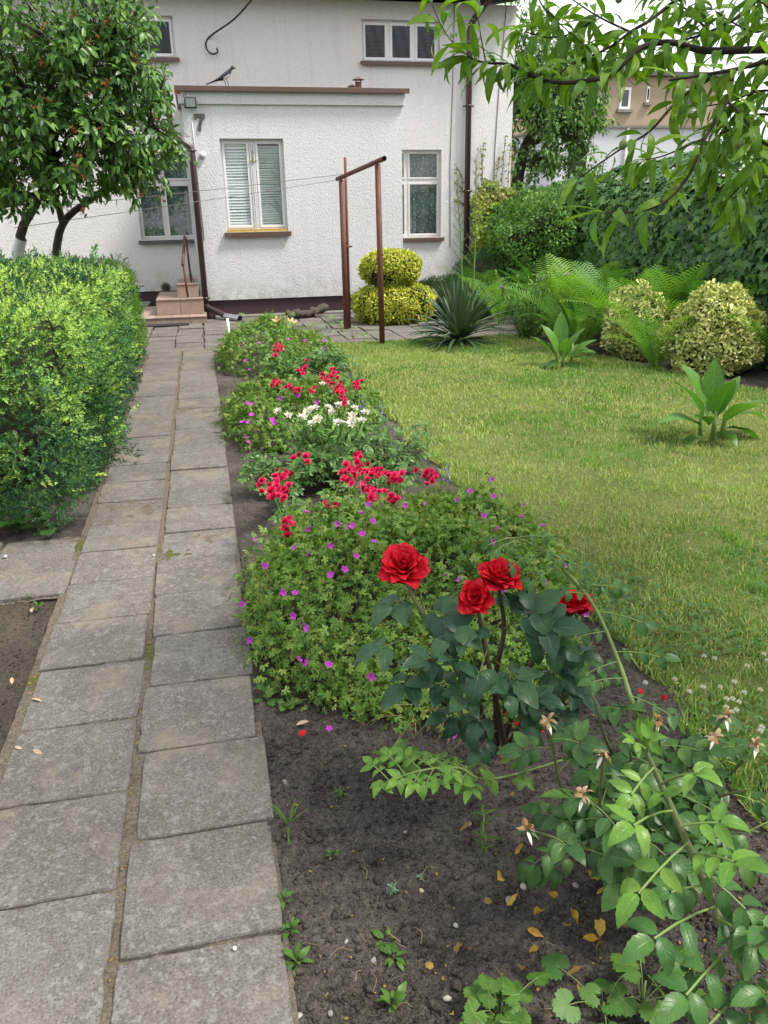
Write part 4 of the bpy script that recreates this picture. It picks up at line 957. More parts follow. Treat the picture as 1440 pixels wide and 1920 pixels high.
n = unit(np.c_[-np.ones(nv), -.35+.6*fbm(p*2, 2), .75+.5*fbm(p*3+4, 2)]); d = jit(np.c_[-.35*np.ones(nv), rng.normal(-.1, .5, nv), -.85*np.ones(nv)], .28)
m1 = frames(p, d, jit(n, .3), rng.uniform(.06, .12, nv))
nt = 6000; y = 4.6+11.2*rng.random(nt)**1.2; t = rng.random(nt); top = np.interp(y, [5, 7.6, 9.7, 11.5, 13.5, 16], [2.2, 2.22, 2.26, 2.14, 2.02, 2.0])+.10*fbm(np.c_[y*.9, y*0, y*0], 2)
x = vine_x(y, 1.6+0*y)+.95*t; z = 1.6+(top-1.6)*t**.62+.09*fbm(np.c_[x*2.5, y*2.5, x*0], 2)-np.abs(rng.normal(0, .03, nt))
m2 = frames(np.c_[x, y, z], jit(np.c_[-.75*np.ones(nt), rng.normal(-.15, .55, nt), -.45*np.ones(nt)], .3), jit(np.c_[-.6*np.ones(nt), -.15+0*y, np.ones(nt)], .3), rng.uniform(.06, .115, nt))
foliage(vf, HOP, np.vstack([m1, m2]), M['hop'], 'leaf', 'leaves', 300, 12)
k = MB()
for i in range(26):
    y0 = 5+rng.random()*6; z0 = 1.8*rng.random(); a = np.array([vine_x(np.array([y0]), np.array([z0]))[0]-.06, y0, z0]); k.tube(smooth_line([a, a+[-.06, rng.normal(0, .15), -.3], a+[-.03, rng.normal(0, .3), -.7]], 8), .004, 4, False)
k.build('hanging_stems', M['greenstem'], vf, True)
# creeper at the house corner
cr = thing('wall_creeper', 'yellow-green creeper climbing the house corner beside the brown downpipe', 'creeper', (5.5, 15.4, 0))
nc = 2100; u = rng.random(nc); zz = .45+1.72*rng.random(nc)**.9; xx = 5.13+.86*u; edge = 2.15-.25*np.abs(u-.55)*2+.2*fbm(np.c_[xx*5, xx*0, xx*0], 2); q = zz < edge; xx, zz = xx[q], zz[q]
p = np.c_[xx, 15.43-.12*rng.random(len(xx))-.10*np.clip(2-zz, 0, 1), zz]
n = np.c_[rng.normal(0, .3, len(p)), -np.ones(len(p)), .5*np.ones(len(p))]; f_ = np.clip((zz-1.75)*1.4+rng.random(len(p))*.6, 0, .99)*.9
batch('leaves', HOP[:3], frames(p, jit(np.c_[rng.normal(0, .4, len(p)), -.3*np.ones(len(p)), -.8*np.ones(len(p))], .2), n, rng.uniform(.04, .07, len(p))), M['creeper'], cr, f_, 'stuff')
k = MB(); tips = []
for x0, z1, dx in ((5.35, 2.75, .02), (5.42, 2.62, -.1), (5.75, 2.85, .05), (5.88, 2.7, .03), (5.2, 2.35, -.35), (5.15, 2.1, -.3), (5.15, 1.75, -.32), (5.6, 2.5, .1)):
    ln = smooth_line([(x0, 15.44, 1.6), (x0+dx*.4, 15.46, (1.6+z1)/2), (x0+dx, 15.45, z1)], 12); k.tube(ln, .005, 4, False)
    for q_ in ln[5:]: tips += [q_+rng.normal(0, .025, 3)*[1, .3, 1] for _ in range(4)]
k.build('tendrils', M['redcane'], cr, True); tips = np.array(tips)
batch('tip_leaves', HOP[:3], frames(tips, jit(np.tile([0, -.3, -.8], (len(tips), 1)), .5), jit(np.tile([0, -1, .4], (len(tips), 1)), .3), rng.uniform(.02, .04, len(tips))), M['creeper'], cr, rng.uniform(.6, .99, len(tips)), 'stuff')
# light green shrub in front of the climber
def shrub(name, label, cat, c, rad, n, ts, size, mat, e=2.2, lump=.14, lf=3, upk=.5, skin=.09, shrink=.82, group=None, cmat='twig', zmin=.02, minpx=None, mass='leaves', rnd=None):
    o = thing(name, label, cat, (c[0], c[1], 0), group)
    p, nn = blob(n, c, rad, e, lump, lf, .06, skin, zmin, lambda p: (p[:, 1] < c[1]+.55*rad[1]))
    Mx = frames(p, jit(nn*.55+up*upk+rng.normal(0, .75, nn.shape), .2) if ts is not CLP and ts is not SPR else jit(nn+up*upk, .4), jit(nn+up*.5, .4), size*rng.uniform(.7, 1.25, len(p)))
    if minpx: foliage(o, ts, Mx, M[mat], 'leaf', mass, 300, minpx)
    else: batch(mass, ts, Mx, M[mat], o, None if rnd is None else rnd(p), 'stuff')
    core(o, c, rad, e, M[cmat], shrink=shrink, lump=lump, lf=lf, zmin=.0)
    return o
SM = [leaf(1, .56, 'ovate', 2, .3, .2, seed=s) for s in range(2)]
shrub('privet_shrub', 'tall light green loose shrub between the creeper and the overgrown fence', 'shrub', (5.28, 12.3, .95), (.78, .8, .98), 13000, SM, .065, 'shrub', lump=.3, lf=2.6, skin=.13, shrink=.62)
shrub('yew_shrub', 'dark green conifer shrub behind the yucca, below the brown downpipe', 'shrub', (4.62, 12.6, .42), (.7, .6, .5), 1100, CLP, .13, 'darkjun', lump=.2)
shrub('creeping_conifer', 'low dark conifer spreading along the plinth behind the yucca', 'shrub', (3.75, 11.9, .22), (.75, .55, .36), 1100, CLP, .13, 'darkjun', lump=.2)
# golden two-tier bush
go = shrub('golden_bush', 'golden-yellow clipped bush of two tiers beside the clothes line', 'shrub', (2.70, 11.65, .285), (.585, .52, .29), 9000, SM, .044, 'golden', e=2.6, lump=.17, lf=4.5, skin=.05, shrink=.88)
p, nn = blob(6500, (2.70, 11.68, .78), (.42, .40, .25), 2.5, .14, 4.5, .06, .06, .3); batch('upper_leaves', SM, frames(p, jit(nn*.55+up*.5+rng.normal(0, .75, nn.shape), .2), jit(nn+up*.5, .4), .046*rng.uniform(.7, 1.25, len(p))), M['golden'], go, None, 'stuff')
core(go, (2.70, 11.68, .78), (.43, .40, .26), 2.7, M['twig'], shrink=.88)
# variegated bushes
shrub('variegated_bush', 'cream-variegated rounded bush by the lawn, farther and half behind ferns', 'shrub', (4.50, 7.85, .33), (.31, .36, .40), 8000, SM, .048, 'varieg', lump=.24, lf=4.2, skin=.1, shrink=.74)
shrub('variegated_bush', 'cream-variegated dome-shaped bush by the lawn, nearest the right edge', 'shrub', (4.82, 6.95, .33), (.39, .40, .42), 11000, SM, .048, 'varieg', lump=.24, lf=3.8, skin=.1, shrink=.74)
LB = [leaf(1, .5, 'lance', 3, .25, .3, seed=s) for s in range(2)]
shrub('dark_leafy_shrub', 'dark bluish leafy plant at the right edge below the climber', 'shrub', (5.55, 6.55, .3), (.32, .45, .45), 700, LB, .12, 'bluecanna', lump=.2, upk=.2)
# ferns
FR = [frond(1.0, 31, .33, .5+.28*s, s, .25) for s in range(4)]
def fern(x, y, nf, L, lab, a0=0, spread=1.0):
    o = thing('fern', lab, 'fern', (x, y, 0), 'ferns along the border')
    for i in range(nf):
        a = a0+i*2*math.pi/nf+random.uniform(-.25, .25); l = L*random.uniform(.85, 1.25); lean = random.uniform(.0, .3)*spread
        m = Matrix.Translation((x+.05*math.sin(-a), y+.05*math.cos(a), .0)) @ Matrix.Rotation(a, 4, 'Z') @ Matrix.Rotation(-lean, 4, 'X') @ Matrix.Rotation(random.uniform(-.3, .3), 4, 'Y') @ Matrix.Scale(l, 4)
        put('frond', random.choice(FR).mesh('frond', M['fern']), m, o)
for x, y, nf, L, lab in [(4.25, 8.75, 13, 1.0, 'tall fern between the purple-flowered plant and the variegated bushes'), (4.75, 9.5, 13, 1.15, 'fern directly against the climber, left of the tallest fronds'),
    (4.95, 8.5, 14, 1.25, 'tallest fern reaching up the climber behind the variegated bushes'), (4.42, 7.25, 13, .74, 'bright fern squeezed between the two variegated bushes'), (5.3, 7.55, 12, 1.0, 'fern showing over the right-hand variegated bush'),
    (4.35, 11.9, 11, .95, 'pale fern at the foot of the brown downpipe'), (5.0, 11.1, 12, 1.0, 'fern below the light green shrub'), (4.6, 10.35, 13, .9, 'low fern behind the purple-flowered plant'), (5.3, 10.2, 11, 1.05, 'fern half hidden at the dark climber foot'), (4.05, 8.3, 9, .62, 'small fern at the lawn edge beside the broad-leaved plant'), (5.45, 8.3, 11, 1.05, 'fern pressed into the climber right of the tallest one'), (4.6, 8.1, 12, .95, 'fern directly behind the farther variegated bush'), (5.15, 9.3, 12, 1.1, 'fern in the second row below the climber'), (4.3, 9.7, 12, .8, 'fern between the knapweed and the low fern'), (4.1, 10.9, 12, .85, 'pale fern beyond the yucca flower stalks'), (4.7, 11.6, 12, .9, 'fern at the foot of the light green shrub, left side'), (5.5, 9.6, 10, 1.1, 'fern with fronds spread flat over the climber'), (5.35, 6.6, 9, .8, 'fern just behind the dark bluish plant at the right edge')]:
    fern(x, y, nf, L, lab, random.random()*6)
# yucca
yu = thing('yucca', 'spiky blue-green yucca rosette with two tall flower stalks at the lawn edge', 'yucca', (2.95, 9.2, 0))
YB = [leaf(1, .066, 'blade', 7, .35, .06+.11*s, 0, 0, .05, s) for s in range(4)]; Mx = []; pick = []
for i in range(165):
    a = random.uniform(0, 6.283); el = R(90)*(1-(i/165)**.9)+R(random.uniform(-4, 8)); el = max(R(3), min(R(88), el)); L = random.uniform(.55, .8)*(1 if el < .7 else .85)
    d = np.array([math.cos(a)*math.cos(el), math.sin(a)*math.cos(el), math.sin(el)]); b = np.array([2.95+.05*math.cos(a), 9.2+.05*math.sin(a), .05+.12*math.sin(el)])
    m4 = frames([b], [d], [np.array([-math.cos(a)*math.sin(el), -math.sin(a)*math.sin(el), math.cos(el)])], L)[0]; put('blade', YB[min(3, int((1-el/1.57)*4))].mesh('blade', M['yucca']), m4, yu)
BUD = merge([rotz(petal(.5, .35, 10, 5, .9, 2, 2, i), i*1.05) for i in range(6)])
for (px0, px1, top) in ((868, 856, 322), (884, 893, 300)):
    p0 = np.array(PY(px0, 560, 9.25)); p1 = np.array(PY(px1, top, 9.3)); p0[2] = .25; ln = smooth_line([p0, p0+(p1-p0)*.5+[.02, 0, 0], p1], 16); MB().tube(ln, np.linspace(.013, .004, len(ln)), 7).build('flower_stalk', M['greenstem'], yu, True)
    bud = []; br = MB()
    for i in range(26):
        t = .42+.58*i/26; q = p0+(p1-p0)*t; a = i*2.4; dd = np.array([math.cos(a), math.sin(a), 1.1]); L = .14*(1.1-t)*1.4+.015; br.tube([q, q+unit(dd)*L], .003, 4, False)
        for s in (.4, .7, 1.0): bud.append((q+unit(dd)*L*s, unit(dd+rng.normal(0, .5, 3))))
    br.build('side_shoots', M['greenstem'], yu, True); batch('buds', BUD, frames([b_[0] for b_ in bud], [b_[1] for b_ in bud], [[0, 0, 1]], .035), M['gerseed'], yu, None, 'stuff')
# broad-leaved plants on the lawn
CN = [leaf(1, .42, 'lance', 9, .24, .12+.2*s, 0, .1, .03, s) for s in range(4)]
def broad(name, lab, x, y, leaves, mat='canna', stems=3):
    o = thing(name, lab, 'plant', (x, y, 0), 'broad-leaved plants')
    for i in range(stems):
        dx, dy = (0, 0) if stems == 1 else (.07*math.cos(i*2.1), .07*math.sin(i*2.1)); MB().tube([(x+dx, y+dy, -.02), (x+dx*1.2, y+dy*1.2, .14), (x+dx*1.3, y+dy*1.3, .26)], [.016, .014, .008], 8).build('stem', M['greenstem'], o, True)
    for (az, el, L, z, cu) in leaves:
        a = R(az); e_ = R(el); d = np.array([math.sin(a)*math.cos(e_), math.cos(a)*math.cos(e_), math.sin(e_)]); b = np.array([x+.06*math.sin(a), y+.06*math.cos(a), z])
        put('leaf', CN[cu].mesh('leaf', M[mat]), frames([b], [d], [np.array([-math.sin(a)*math.sin(e_), -math.cos(a)*math.sin(e_), math.cos(e_)])+rng.normal(0, .25, 3)], L)[0], o)
broad('broad_leaved_plant', 'broad-leaved green plant on the lawn near the right edge, the nearer one', 3.29, 4.62, [(265, 38, .36, .10, 2), (280, 66, .34, .15, 1), (80, 22, .40, .14, 2), (100, 5, .36, .10, 3), (20, 78, .36, .18, 0), (200, 72, .38, .16, 1), (150, 55, .34, .14, 2), (60, 60, .32, .18, 1), (330, 70, .38, .2, 1), (180, 30, .22, .08, 3), (235, 50, .28, .12, 2), (255, 8, .24, .05, 3), (110, 50, .34, .15, 2), (5, 40, .3, .15, 2)])
broad('broad_leaved_plant', 'broad-leaved green plant on the lawn beside the ferns, the farther one', 3.50, 7.45, [(285, 58, .36, .08, 1), (300, 72, .34, .14, 1), (75, 30, .34, .12, 2), (95, 18, .26, .1, 3), (0, 80, .38, .16, 0), (200, 70, .30, .1, 1), (150, 45, .30, .1, 2), (60, 62, .32, .14, 1), (230, 30, .24, .06, 3), (265, 25, .22, .05, 3), (180, 20, .2, .05, 3), (120, 55, .3, .1, 1)])
broad('blue_leaved_plant', 'upright blue-green broad leaf standing among the ferns', 4.1, 8.35, [(285, 72, .5, .1, 0), (270, 80, .62, .12, 0), (310, 60, .44, .08, 1), (220, 55, .38, .08, 2)], 'bluecanna', 1)
# knapweed
kw = thing('knapweed', 'tall leafy perennial with purple thistle-like flowers beside the yucca', 'plant', (3.95, 9.45, 0))
Mx = []; sm = MB()
PUFF = merge([rotz(petal(.55, .12, 10+60*(i/24), 15+70*(i/24), .2, 1, 2, i), i*2.4) for i in range(24)])
for i in range(34):
    a = random.uniform(0, 6.28); r_ = random.uniform(.02, .30); b = np.array([3.95+r_*.4*math.cos(a), 9.45+r_*.4*math.sin(a), 0]); t = b+[r_*1.25*math.cos(a), r_*1.0*math.sin(a), random.uniform(.45, .82)]; ln = smooth_line([b, (b+t)/2+rng.normal(0, .02, 3), t], 8); sm.tube(ln, .004, 4, False)
    for q in ln[1:]:
        for _ in range(5): Mx.append(frames([q], [unit(rng.normal(0, 1, 3)+[0, 0, .35])], [[0, -.2, 1]], random.uniform(.06, .11))[0])
    if i % 4 == 0: put('flower', PUFF.mesh('flower', M['thistle']), Matrix.Translation(ln[-1]) @ Matrix.Scale(.06, 4), kw)
    else: put('bud', BUD.mesh('bud', M['gerseed']), Matrix.Translation(ln[-1]) @ Matrix.Scale(.05, 4), kw)
sm.build('stems', M['greenstem'], kw, True); batch('leaves', [leaf(1, .22, 'lance', 3, .2, .35, seed=s) for s in range(2)], np.array(Mx), M['shrub'], kw, None, 'stuff')
# ------------------------------------------------------------------ flower bed
STAR = [star_leaf(5, 220, .25, s) for s in range(4)]; FIVE = [five_flower(s) for s in range(4)]
CALYX = merge([tf(leaf(1, .22, 'lance', 2, .2, -.2), frames([[0, 0, 0]], [[math.cos(a)*.8, math.sin(a)*.8, .6]], [[0, 0, 1]], .3)[0]) for a in (0, 1.26, 2.5, 3.77, 5.0)]+[T([(-.02, 0, 0), (.02, 0, 0), (.02, 0, -1.6), (-.02, 0, -1.6)], [(0, 1, 2, 3)]), T([(-.035, 0, 0), (.035, 0, 0), (0, 0, .55)], [(0, 1, 2)])])
class Mound:
    def __init__(s, blobs): s.b = blobs
    def h(s, x, y):
        x = np.asarray(x, float); y = np.asarray(y, float); z = np.zeros_like(x)
        for cx, cy, rx, ry, hh in s.b:
            q = 1-((x-cx)/rx)**2-((y-cy)/ry)**2; z = np.maximum(z, hh*np.sqrt(np.clip(q, 0, 1)))
        z = z*(1+.46*fbm(np.c_[np.ravel(x)*4.5, np.ravel(y)*4.5, np.ravel(x)*0], 3).reshape(x.shape))
        return z
    def hit(s, px, py):
        d = ray(px, py); t = .8
        while t < 14:
            p = CAM+d*t
            if p[2] < s.h(np.array([p[0]]), np.array([p[1]]))[0]+.02: return p
            if p[2] < .03: return p
            t += .015
        return None
def geranium(lab, blobs, n, size, flowers, npart, seeds):
    mo = Mound(blobs); o = thing('geranium', lab, 'geranium', (blobs[0][0], blobs[0][1], 0), 'cranesbill mounds in the bed')
    x0 = min(b[0]-b[2] for b in blobs); x1 = max(b[0]+b[2] for b in blobs); y0 = min(b[1]-b[3] for b in blobs); y1 = max(b[1]+b[3] for b in blobs)
    x = rng.uniform(x0, x1, n*4); y = rng.uniform(y0, y1, n*4); z = mo.h(x, y); q = z > .03; x, y, z = x[q], y[q], z[q]
    e = .01; gx = (mo.h(x+e, y)-z)/e; gy = (mo.h(x, y+e)-z)/e; nn = unit(np.c_[-gx, -gy, np.ones(len(x))*.55]); w = np.sqrt(1+np.minimum(gx**2+gy**2, 12)); sel = rng.random(len(x)) < w/w.max()*1.6
    x, y, z, nn = x[sel][:n], y[sel][:n], z[sel][:n], nn[sel][:n]; lay = np.abs(rng.normal(0, .06, len(x)))-rng.uniform(.02, .085, len(x))*(rng.random(len(x)) < .16)
    p = np.c_[x, y, z]-nn*lay[:, None]; p[:, 2] = np.maximum(p[:, 2], .02)
    d = jit(nn*.5+rng.normal(0, .7, p.shape), .2)
    foliage(o, STAR, frames(p, d, jit(nn+up*.6, .35), size*rng.uniform(.7, 1.25, len(p))), M['ger'], 'leaf', 'leaves', npart, 14)
    k = rng.permutation(len(p))[:seeds]; batch('seed_stalks', CALYX, frames(np.c_[x, y, z][k]+nn[k]*.025+[0, 0, .015], np.tile([0, 1.0, 0], (len(k), 1))+rng.normal(0, .5, (len(k), 3)), jit(nn[k]+up*1.0, .35), rng.uniform(.022, .04, len(k))), M['gerseed'], o, None, 'stuff')
    st = MB()
    for i in rng.permutation(len(p))[:260]:
        b = np.array([x[i]*.8+.2*blobs[0][0], y[i]*.8+.2*blobs[0][1], 0]); st.tube([b, (b+p[i])/2+rng.normal(0, .02, 3), p[i]], .0016, 3, False)
    st.build('stems', M['greenstem'], o, True)
    for px, py in flowers:
        h = mo.hit(px, py)
        if h is None: continue
        v = unit(CAM-h); c = h+np.array([0, 0, .02])+v*.012
        f_ = frames([c], [unit(rng.normal(0, 1, 3))], [unit(v*.8+up*.75+rng.normal(0, .3, 3))], random.uniform(.030, .037)*(1.0 if h[1] < 4 else 1.35))[0]
        ob = put('flower', random.choice(FIVE).mesh('flower', M['pink']), f_, o)
    return o, mo
g1f = [(555, 1037), (580, 1049), (620, 1033), (497, 1071), (531, 1121), (554, 1123), (552, 1164), (568, 1181), (577, 1190), (468, 1209), (560, 1248), (578, 1253), (617, 1258), (698, 1278), (621, 1088), (646, 1078), (667, 1053), (680, 1012), (701, 1027), (698, 988), (662, 996), (647, 996), (633, 992), (577, 1002), (678, 972), (760, 957), (793, 952), (690, 957), (858, 946), (881, 930), (924, 906), (943, 934), (924, 939), (907, 977), (925, 1025), (977, 979), (981, 954), (932, 1003), (836, 1084), (790, 1083), (775, 1093), (862, 1098), (942, 1113), (821, 1175), (824, 1184), (1058, 1071), (1074, 1072), (1018, 1098), (1097, 1161), (455, 1144), (1018, 996), (480, 1020), (575, 970)]
geranium('big cranesbill mound with magenta flowers in the bed, behind the red roses', [(.55, 2.82, .52, .66, .37), (.30, 2.65, .29, .50, .29), (.97, 2.92, .42, .72, .35), (.62, 2.42, .5, .48, .27), (.86, 2.25, .34, .36, .24)], 13000, .044, g1f, 300, 850)
g2f = [(527, 752), (477, 763), (464, 763), (473, 784), (467, 798), (455, 798), (510, 793), (515, 799), (463, 828), (465, 836), (559, 748), (595, 760)]
geranium('middle cranesbill mound beside the white flowers in the bed', [(.40, 5.9, .36, .85, .33), (.75, 5.75, .42, .7, .34), (1.02, 6.1, .3, .7, .28)], 5600, .05, g2f, 60, 400)
g3f = [(461, 680), (473, 682), (469, 697), (451, 651), (486, 648), (496, 629), (568, 629), (572, 643), (595, 672), (607, 643), (611, 657), (613, 662), (630, 674), (603, 661), (540, 640), (521, 690)]
geranium('farthest cranesbill mound at the end of the bed near the white stake', [(.62, 8.85, .55, .95, .46), (.35, 8.55, .3, .6, .36), (1.0, 8.8, .42, .8, .34), (.8, 8.0, .4, .5, .26)], 6000, .05, g3f, 40, 450)

# small-flowered red rose bushes
SR = [small_rose(11, s) for s in range(4)]; RL = [leaf(1, .58, 'ovate', 3, .22, .25, seed=s) for s in range(3)]
def leaflets(b, d, nrm, n, L, sz, droop=.25):
    """compound leaf: leaflet frames and rachis points"""
    d = unit(d); s = unit(np.cross(d, nrm)); out = []; pts = []
    for i in range(4): t = i/3; pts.append(b+d*L*t-np.array([0, 0, droop*L*t*t]))
    out.append((pts[-1], unit(d-np.array([0, 0, droop*.8])), nrm, sz*1.15))
    for j in range((n-1)//2):
        t = .92-.36*j; c = b+d*L*t-np.array([0, 0, droop*L*t*t])
        for q in (-1, 1): out.append((c, unit(s*q+d*.45-np.array([0, 0, .15])), unit(nrm+s*q*.2+rng.normal(0, .12, 3)), sz*(1-.14*j)))
    return out, pts
def bush(name, lab, cat, base, group, canes, lmat, lts, nleaf, lsz, npart=300, minpx=10, cane_mat='cane', r0=.008, compound=5, lo=.25, tsel=None):
    """rose bush: canes as parts, compound leaves along them"""
    o = thing(name, lab, cat, base, group); FRM = []; rc = MB()
    for ln in canes:
        P = smooth_line(ln, 18); MB().tube(P, np.linspace(r0, r0*.4, len(P)), 7).build('cane', M[cane_mat], o, True)
        for i in range(nleaf):
            t = lo+(1-lo)*(i+random.random()*.8)/nleaf; j = min(len(P)-2, int(t*(len(P)-1))); b = P[j]; ax = unit(P[j+1]-P[j]); a = i*2.4+random.uniform(-.5, .5)
            s1 = unit(np.cross(ax, [.3, .2, .9])); s2 = np.cross(ax, s1); out = unit(s1*math.cos(a)+s2*math.sin(a)+ax*.35+np.array([0, 0, .15])); nr = unit(np.array([0, 0, 1.0])+out*-.25+rng.normal(0, .28, 3)+unit(CAM-b)*.25)
            fr, rp = leaflets(b, out, nr, compound, lsz*random.uniform(1.3, 1.9), lsz*random.uniform(.8, 1.15)); rc.tube(rp, .0012, 3, False)
            FRM += [frames([q[0]], [q[1]], [q[2]], q[3])[0] for q in fr]
    rc.build('leaf_stalks', M['greenstem'], o, True); foliage(o, lts, np.array(FRM), M[lmat], 'leaf', 'leaves', npart, minpx)
    return o
def red_bush(lab, cx, cy, z, clusters, extra, lsz=.034, npart=60):
    canes = []; fl = []
    for (px, py, n, sx, sy) in clusters:
        for i in range(int(n*1.4+.5)):
            zz = z+random.uniform(-.03, .05); q = G(px+random.gauss(0, sx*.55), py+random.gauss(0, sy*.55), zz); fl.append(q)
        c = G(px, py, z-.02); b = np.array([cx+random.gauss(0, .05), cy+random.gauss(0, .05), 0]); canes.append([b, b*.5+c*.5+[0, 0, .06], c])
    for _ in range(extra):
        a = random.uniform(0, 6.28); b = np.array([cx, cy, 0]); c = b+[random.uniform(.1, .3)*math.cos(a), random.uniform(.1, .28)*math.sin(a), z*random.uniform(.5, .9)]; canes.append([b, (b+c)/2+[0, 0, .05], c])
    o = bush('red_rose_bush', lab, 'rose bush', (cx, cy, 0), 'small-flowered red rose bushes', canes, 'polyleaf', RL, 10, lsz, npart, 12, r0=.006, lo=.3)
    st = MB()
    for q in fl:
        v = unit(CAM-q); ob = put('flower', random.choice(SR).mesh('flower', M['polyred']), (Matrix.Translation(q) @ Vector(unit(v*.6+up*.7+rng.normal(0, .4, 3))).to_track_quat('Z', 'Y').to_matrix().to_4x4() @ Matrix.Scale(random.uniform(.036, .05), 4)), o)
        c = min(canes, key=lambda k_: np.linalg.norm(k_[-1]-q))[-1]; st.tube([q, (q+c)/2-[0, 0, .02], c-[0, 0, .03]], .0015, 3, False)
    st.build('flower_stalks', M['greenstem'], o, True)
red_bush('small red rose bush nearest the path, behind the big cranesbill', .38, 4.25, .34, [(521, 912, 15, 34, 24), (505, 930, 8, 20, 14), (543, 985, 9, 10, 18), (535, 890, 5, 14, 8)], 16)
red_bush('small red rose bush in the middle of the bed with the widest flower heads', .72, 4.4, .36, [(655, 892, 12, 24, 14), (698, 888, 12, 18, 12), (706, 930, 11, 24, 10), (668, 862, 6, 8, 14), (620, 948, 6, 10, 8), (676, 912, 6, 18, 8)], 20)
red_bush('small red rose bush on the lawn side of the bed', 1.02, 4.45, .35, [(738, 897, 11, 18, 10), (803, 893, 11, 16, 12), (733, 935, 4, 14, 5)], 14)
red_bush('single-cluster red rose between the white flowers and the red bushes', .62, 4.75, .36, [(573, 858, 6, 15, 7)], 8)
red_bush('far red rose bush at the lawn edge of the bed', 1.05, 7.35, .42, [(616, 709, 9, 12, 10), (637, 728, 9, 9, 14), (668, 722, 8, 10, 8), (626, 697, 4, 6, 6), (569, 691, 9, 12, 10), (643, 745, 5, 4, 10)], 20, .042, 30)
red_bush('far red rose bush on the path side with dull faded flowers', .72, 7.3, .34, [(517, 717, 7, 12, 10), (557, 733, 5, 10, 6), (545, 728, 4, 12, 5), (585, 733, 4, 8, 5)], 20, .042, 30)
red_bush('red rose standing in the farthest cranesbill mound', .62, 8.3, .58, [(521, 653, 8, 9, 8), (516, 668, 3, 3, 3)], 2, .036, 20)
# white flowers
wf = thing('white_flower_plant', 'plant with creamy white double flower heads in the bed', 'plant', (.85, 5.55, 0)); DH = [daisy_head(26, s) for s in range(3)]
FRM = []
for (px, py, n) in [(579, 773, 5), (535, 783, 2), (597, 797, 3), (633, 763, 3), (639, 794, 3), (665, 767, 1), (661, 781, 1), (679, 792, 1), (685, 776, 1), (565, 785, 1), (661, 789, 1), (605, 722, 1), (610, 770, 2)]:
    for i in range(n):
        q = G(px+random.gauss(0, 8 if n > 1 else 0), py+random.gauss(0, 4 if n > 1 else 0), .44 if py > 730 else .5); s = random.uniform(.055, .075)
        put('flower_head', random.choice(DH).mesh('flower_head', M['whitepetal']), Matrix.Translation(q) @ Vector(unit(up+unit(CAM-q)*.5+rng.normal(0, .25, 3))).to_track_quat('Z', 'Y').to_matrix().to_4x4() @ Matrix.Scale(s, 4), wf)
        b = np.array([.5*q[0]+.5*.85, .4*q[1]+.6*5.5, 0]); ln = smooth_line([b, (b+q)/2+rng.normal(0, .02, 3), q], 8); MB().tube(ln, .0035, 5).build('stem', M['greenstem'], wf, True)
        for w_ in ln[1:-1]:
            for _ in range(5): FRM.append(frames([w_], [unit(rng.normal(0, 1, 3)+[0, 0, .4])], [[0, -.2, 1]], random.uniform(.04, .075))[0])
batch('leaves', [leaf(1, .24, 'lance', 3, .2, .3, seed=s) for s in range(2)], np.array(FRM), M['shrub'], wf, None, 'stuff')
# larkspurs
FL5 = five_flower(7, .8)
def spike(px, py, lab, z, h):
    q = G(px, py, z); o = thing('larkspur', lab, 'flower', (q[0], q[1], 0), 'blue flower spikes'); MB().tube([(q[0], q[1], 0), (q[0]+.01, q[1], z*.5), (q[0], q[1], z+h*.5)], [.004, .003, .0015], 5).build('stem', M['greenstem'], o, True)
    for i in range(11):
        a = i*2.4; t = i/10; put('flower', FL5.mesh('flower', M['blue']), frames([q+np.array([.012*math.cos(a), .012*math.sin(a), -h*.5+h*t])], [unit(rng.normal(0, 1, 3))], [unit(np.array([math.cos(a), math.sin(a), .3]))], .020*(1.25-.6*t))[0], o)
    batch('leaves', LB, frames(np.c_[rng.normal(q[0], .02, 26), rng.normal(q[1], .02, 26), rng.uniform(.02, z*.75, 26)], jit(rng.normal(0, 1, (26, 3)), .1), [[0, 0, 1]], rng.uniform(.04, .09, 26)), M['shrub'], o, None, 'stuff')
for px, py, z, h, lab in [(680, 759, .42, .12, 'blue larkspur spike left of two, right of the white flowers'), (715, 766, .38, .10, 'blue larkspur spike at the lawn edge by the white flowers'), (837, 886, .34, .10, 'blue larkspur leaning over the lawn beyond the red roses'), (579, 967, .30, .10, 'violet larkspur at the left shoulder of the big cranesbill'), (676, 925, .36, .12, 'violet larkspur among the red rose heads')]: spike(px, py, lab, z, h)
# lily
q = G(533, 610, .68); ly = thing('lily', 'pale orange lily flowers topping the farthest mound', 'lily', (q[0], q[1], 0)); MB().tube([(q[0]+.02, q[1], 0), (q[0], q[1], .4), q], [.007, .006, .004], 6).build('stem', M['greenstem'], ly, True)
LP = petal(1, .3, 15, 75, .4, 2, 5, 3)
for dx, dzz in ((-.035, 0), (.045, -.02)):
    for i in range(6): put('petal', LP.mesh('petal', M['lily']), Matrix.Translation(q+[dx, 0, dzz]) @ Matrix.Rotation(.35*(1 if dx > 0 else -1), 4, 'Y') @ Matrix.Rotation(.3, 4, 'X') @ Matrix.Rotation(i*1.047, 4, 'Z') @ Matrix.Scale(.085, 4), ly)
Mx = frames(np.c_[rng.normal(q[0]-.06, .04, 90), rng.normal(q[1], .04, 90), rng.uniform(.2, .72, 90)], jit(rng.normal(0, 1, (90, 3))+up*.3, .1), [[0, 0, 1]], rng.uniform(.05, .1, 90)); batch('leaves', LB, Mx, M['shrub'], ly, None, 'stuff')
